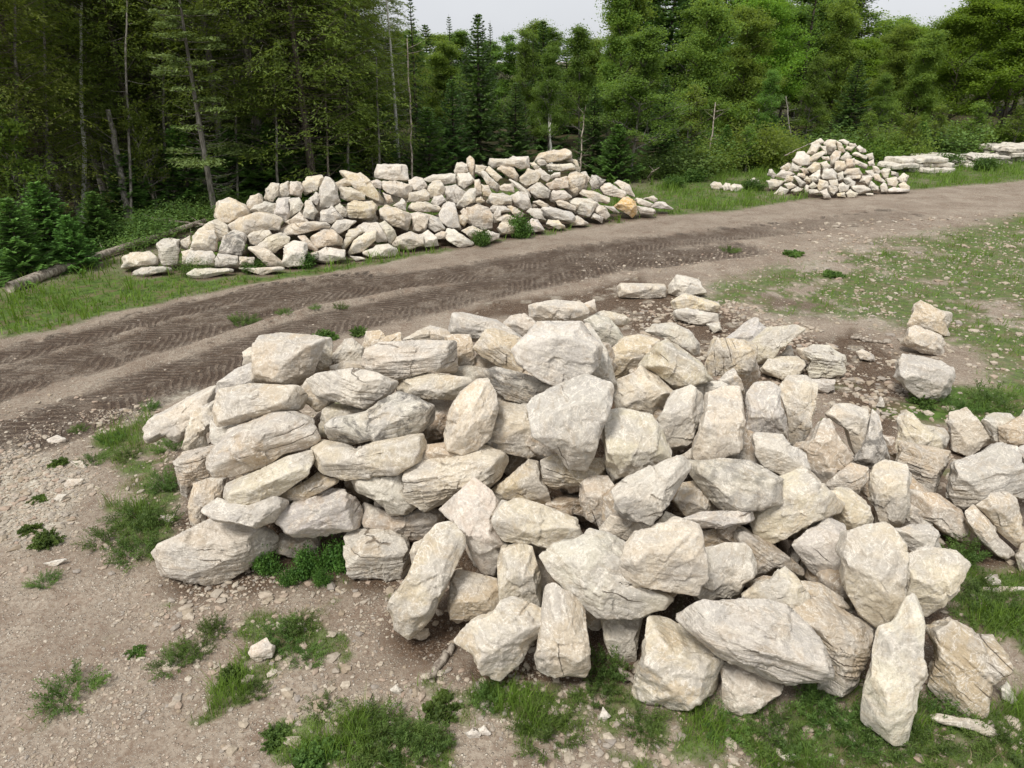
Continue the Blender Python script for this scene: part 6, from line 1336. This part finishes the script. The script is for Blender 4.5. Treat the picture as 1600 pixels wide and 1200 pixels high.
simple('fallen_branch', [lie(236, 342, .5), lie(290, 348, .35), lie(330, 352, .3)], [.05, .04, .03], M_DEAD, 'dead branches heaped behind the fallen trunk', 'branch', 24, 13, L=.9)
simple('driftwood_stick', [at(675, 1063, .04), at(690, 1030, .05), at(706, 1008, .07)], [.035, .045, .03], M_DEAD, 'weathered stick leaning at the heart shaped boulder\'s left foot', 'stick', 2, 14, L=.12)
simple('driftwood_stick', [at(968, 1045, .06), at(985, 1058, .06), at(1000, 1075, .04)], [.03, .04, .03], M_DEAD, 'rotten brown wood scrap at the cube shaped block\'s left foot', 'stick', 3, 15, L=.1)
simple('wood_scrap', [at(1330, 527, .03), at(1360, 532, .04), at(1390, 536, .03)], [.03, .04, .02], M_DEAD, 'flat grey plank scrap on soil behind the pile\'s right arm', 'stick', 1, 16, L=.1)
simple('dead_branch', [CP+ray(1226, 243)*33., CP+ray(1266, 224)*33.2], [.03, .022, .015], M_DEAD, 'straight grey pole poking out left of the small distant pile', 'branch')
# layered limestone ledges at the right
for k, (s, lab) in enumerate((('1393,246 1402,241 1430,240 1466,246 1478,252 1476,268 1450,274 1420,270 1400,258', 'nearest low limestone ledge beside the small distant pile, dark cracked'),
                              ('1440,248 1475,240 1500,242 1520,241 1570,250 1530,262 1490,262 1465,258', 'middle low limestone ledge partly hidden by a bright bush'),
                              ('1532,240 1552,235 1600,226 1680,218 1700,250 1640,252 1580,254 1545,250', 'farthest limestone ledge running out of the right edge'))):
    P = np.array([[float(v) for v in q.split(',')] for q in s.split()]); D = hdepth(P[:, 1].max(), 0)
    x0, x1 = P[:, 0].min(), P[:, 0].max(); ln_ = (x1-x0)/FPX*D; hh = (P[:, 1].max()-P[:, 1].min())/FPX*D*.62; base = at((x0+x1)/2, P[:, 1].max()-5); rl = np.random.RandomState(40+k)
    vs, fs, off = [], [], 0; d0, F0 = ico(5); nl = 3
    for j in range(nl*2):
        lev = j//2; th_ = hh/nl; dd = d0.copy(); sq = 1/(np.abs(dd)**5).sum(1)**.2; Bx = dd*sq[:, None]
        L2 = ln_*rl.uniform(.6, .9)*(1-.12*lev)*.5; W2 = ln_*.34*(1-.12*lev)*.5+.35
        Bx = Bx*np.array([L2, W2, th_*.56]); q = Bx + [37*j, 5, 3]
        Bx[:, :2] *= (1 + .42*fbm(q*np.array([1.3, 1.3, .3]), 3) + .10*fbm(q*np.array([5, 5, 1.]), 2))[:, None]
        Bx[:, 2] += .13*fbm(q*1.4, 4)
        Bx += [(-.20 if j % 2 else .24)*ln_ + rl.normal()*.35, rl.normal()*.2 + .25*lev*th_, th_*(lev+.45)]
        vs.append(Bx); fs.append(F0+off); off += len(Bx)
    o = link('limestone_ledge', mesh_np('limestone_ledge', np.concatenate(vs), np.concatenate(fs), M_LAYER), None, (base[0], base[1]+.5, 0))
    o.rotation_euler = (0, 0, .25); o.color = (.66, .64, .58, .80); tag(o, lab, 'rock ledge')
# weeds: each clump that stands alone is a thing; feathery plants
def weed(seed, h, r, n, leaf, feather=True):
    rs_ = np.random.RandomState(seed); g_ = Geo(); PP, AA, BB = [], [], []
    for k in range(n):
        a = rs_.uniform(0, 6.28); o = r*rs_.uniform(0, 1)**.5; b0 = np.array([math.cos(a)*o*.6, math.sin(a)*o*.6, 0]); hh = h*rs_.uniform(.45, 1.1)*(1-.5*(o/r)**2)
        tip = b0 + np.array([math.cos(a)*o*.8, math.sin(a)*o*.8, hh]); m = 16; u_ = np.linspace(.08, 1, m)[:, None]
        B = b0 + (tip-b0)*u_ + UP*(.12*hh*np.sin(u_*3.1)); ax = unit(tip-b0)
        for sg in (-1, 1):
            d = unit(np.cross(ax, rs_.normal(size=(m, 3)))*1.0 + ax*.5); ll = leaf*(1.15-.8*u_)*rs_.uniform(.6, 1.2, (m, 1))
            PP.append(B + d*ll); AA.append(d*ll); BB.append(unit(np.cross(d, UP+rs_.normal(size=(m, 3))*.5))*leaf*(.14 if feather else .42))
        g_.tube(np.stack([b0-UP*.02, tip]), [.003, .0015], 3)
    g_.leaves(np.concatenate(PP), np.concatenate(AA), np.concatenate(BB)); return g_.mesh('weed', M_WEED, False)
WM = [weed(1, .26, .28, 46, .036), weed(2, .22, .30, 52, .034), weed(3, .32, .24, 40, .038), weed(4, .24, .24, 60, .042, False), weed(5, .12, .2, 30, .05, False)]
WEEDS = [
 (112, 1085, 0, 1.15, 'feathery dark green weed alone on bare gravel at the lower left'), (215, 1022, 4, .5, 'tiny green tuft on the lower left gravel'),
 (270, 1040, 1, .85, 'bluish weed at the lower left end of the diagonal weed row'), (300, 1020, 0, .8, 'weed in the middle of the diagonal weed row, lower left'), (335, 990, 2, .8, 'weed at the upper end of the diagonal weed row, lower left'),
 (365, 1060, 3, .6, 'leafy weed below the lone cream cobble'), (440, 1000, 0, 1.0, 'weed just right of the lone cream cobble'), (470, 985, 2, .9, 'tall stemmed weed in the patch right of the lone cobble'), (480, 1030, 1, .7, 'weed at the lower side of the patch right of the lone cobble'),
 (398, 1085, 0, .6, 'straggly weed left of the bottom centre patches'), (505, 1110, 1, .7, 'small weed above the bottom centre clump'), (430, 1155, 3, .6, 'little leafy weed near the bottom, left of centre'), (495, 1190, 3, .9, 'bright leafy weed on the bottom edge, left of centre'),
 (580, 1150, 0, 1.15, 'dense weed forming the left of the bottom centre clump'), (620, 1160, 1, 1.25, 'dense weed in the middle of the bottom centre clump'), (665, 1165, 2, 1.1, 'dense weed forming the right of the bottom centre clump'), (600, 1195, 1, 1.1, 'weed of the bottom centre clump that touches the bottom edge'),
 (855, 1155, 1, 1.2, 'round weed below the tall cream slab at the bottom'), (760, 1100, 2, .8, 'upright weed under the heart shaped boulder'), (690, 1110, 4, .9, 'low weed left under the heart shaped boulder'), (950, 1045, 2, 1.1, 'weed growing between the tall slab and the cube shaped block'), (930, 1090, 0, .9, 'weed before the tall cream slab\'s right corner'),
 (1010, 1140, 0, .9, 'weed under the cube shaped block\'s left corner'), (1130, 1130, 1, 1.0, 'weed under the cube shaped block\'s right corner'), (1200, 1150, 0, 1.2, 'weed beneath the widest pale slab\'s small neighbour'), (1270, 1110, 2, 1.1, 'weed beneath the right end of the widest slab'), (1320, 1140, 1, 1.2, 'weed left of the foot of the tallest white slab'),
 (1440, 1170, 0, 1.2, 'weed right of the foot of the tallest white slab'), (1480, 1120, 2, 1.0, 'weed between the tallest white slab and the rough tan boulder'), (1560, 1160, 1, 1.2, 'weed in the bottom right corner'), (1370, 1185, 0, 1.1, 'weed on the bottom edge below the tallest white slab'), (1240, 1190, 1, 1.1, 'weed on the bottom edge right of centre'),
 (1500, 870, 2, 1.2, 'weed in the notch of the right arm under the brown topped slab'), (1540, 930, 0, 1.2, 'weed right of the broad cream boulder'), (1580, 960, 1, 1.2, 'weed at the right edge beside the broad cream boulder'), (1520, 960, 1, 1.0, 'weed above the rough tan boulder'),
 (170, 845, 1, 1.2, 'weed at the lower left of the patch by the pile\'s left corner'), (220, 865, 0, 1.3, 'weed left of the huge layered foot boulder'), (250, 820, 2, 1.3, 'weed under the brownish corner stone'), (205, 810, 1, 1.2, 'weed in the middle of the left corner patch'), (260, 760, 2, 1.2, 'weed beside the tan layered edge block'),
 (270, 700, 0, 1.1, 'weed hanging under the leftmost slab\'s tip'), (200, 715, 1, .8, 'small weed left of the leftmost slab'), (172, 690, 0, .9, 'pale weed on the gravel left of the leftmost slab'), (145, 722, 1, .8, 'weed beside the grey tinted flagstone'), (92, 727, 4, .7, 'flat weed in the pale rubble'), (235, 640, 2, .8, 'weed above the leftmost slab at the road edge'),
 (125, 672, 1, .6, 'little weed at the edge of the tyre tracks'), (48, 832, 4, .7, 'star shaped broad leafed plant on the left rubble'), (75, 850, 3, .8, 'low leafy weed below the star shaped plant'), (70, 912, 0, .7, 'sparse weed on the left gravel, lower'), (60, 782, 4, .6, 'small flat weed amid the white rubble'),
 (380, 505, 0, 1.4, 'biggest green tuft in the middle of the dirt road'), (446, 495, 1, .8, 'second tuft from the left in the dirt road'), (493, 486, 1, .6, 'third tuft from the left in the dirt road'), (532, 481, 0, .8, 'fourth tuft from the left in the dirt road'), (510, 530, 3, 1.1, 'yellow green tuft behind the crowning block'), (560, 525, 3, .9, 'tuft in the road behind the ribbed white stone'),
 (1550, 630, 0, 1.9, 'large soft weed behind the pile\'s right arm'), (1500, 640, 1, 1.4, 'weed left of the large soft one behind the right arm'), (1440, 632, 3, 1.0, 'weed at the foot of the veined grey boulder'),
 (1140, 393, 1, 1.2, 'tuft at the near edge of the dirt road, centre right'), (1240, 400, 4, 1.6, 'low tuft in the stony meadow behind the pile'), (1300, 432, 4, 1.5, 'bright tuft in the middle of the stony meadow'),
]
for px, py, v, k, lab in WEEDS:
    p = at(px, py); o = link('weed', WM[v], None, (p[0], p[1], gz(p[0], p[1])-.01)); k *= .82 if py > 700 else .8
    o.scale = (k, k, k); o.rotation_euler = (0, 0, rs.uniform(0, 6.28)); tag(o, lab, 'weed')
# broad leaved plants between the foot boulder and the squared block
for k, (px, py, s, lab) in enumerate(((422, 893, .36, 'leafy plant against the huge layered foot boulder'), (452, 912, .26, 'lower leafy plant second from the huge foot boulder'), (482, 900, .40, 'leafy plant in the middle before the brownish low stone'),
                                      (503, 912, .24, 'small leafy plant before the bright one by the squared block'), (525, 892, .44, 'leafy bright plant touching the squared grey block'))):
    tree('plant', px, py, s*.85, lab, 'plant', None, 'leafy_plant', .50)
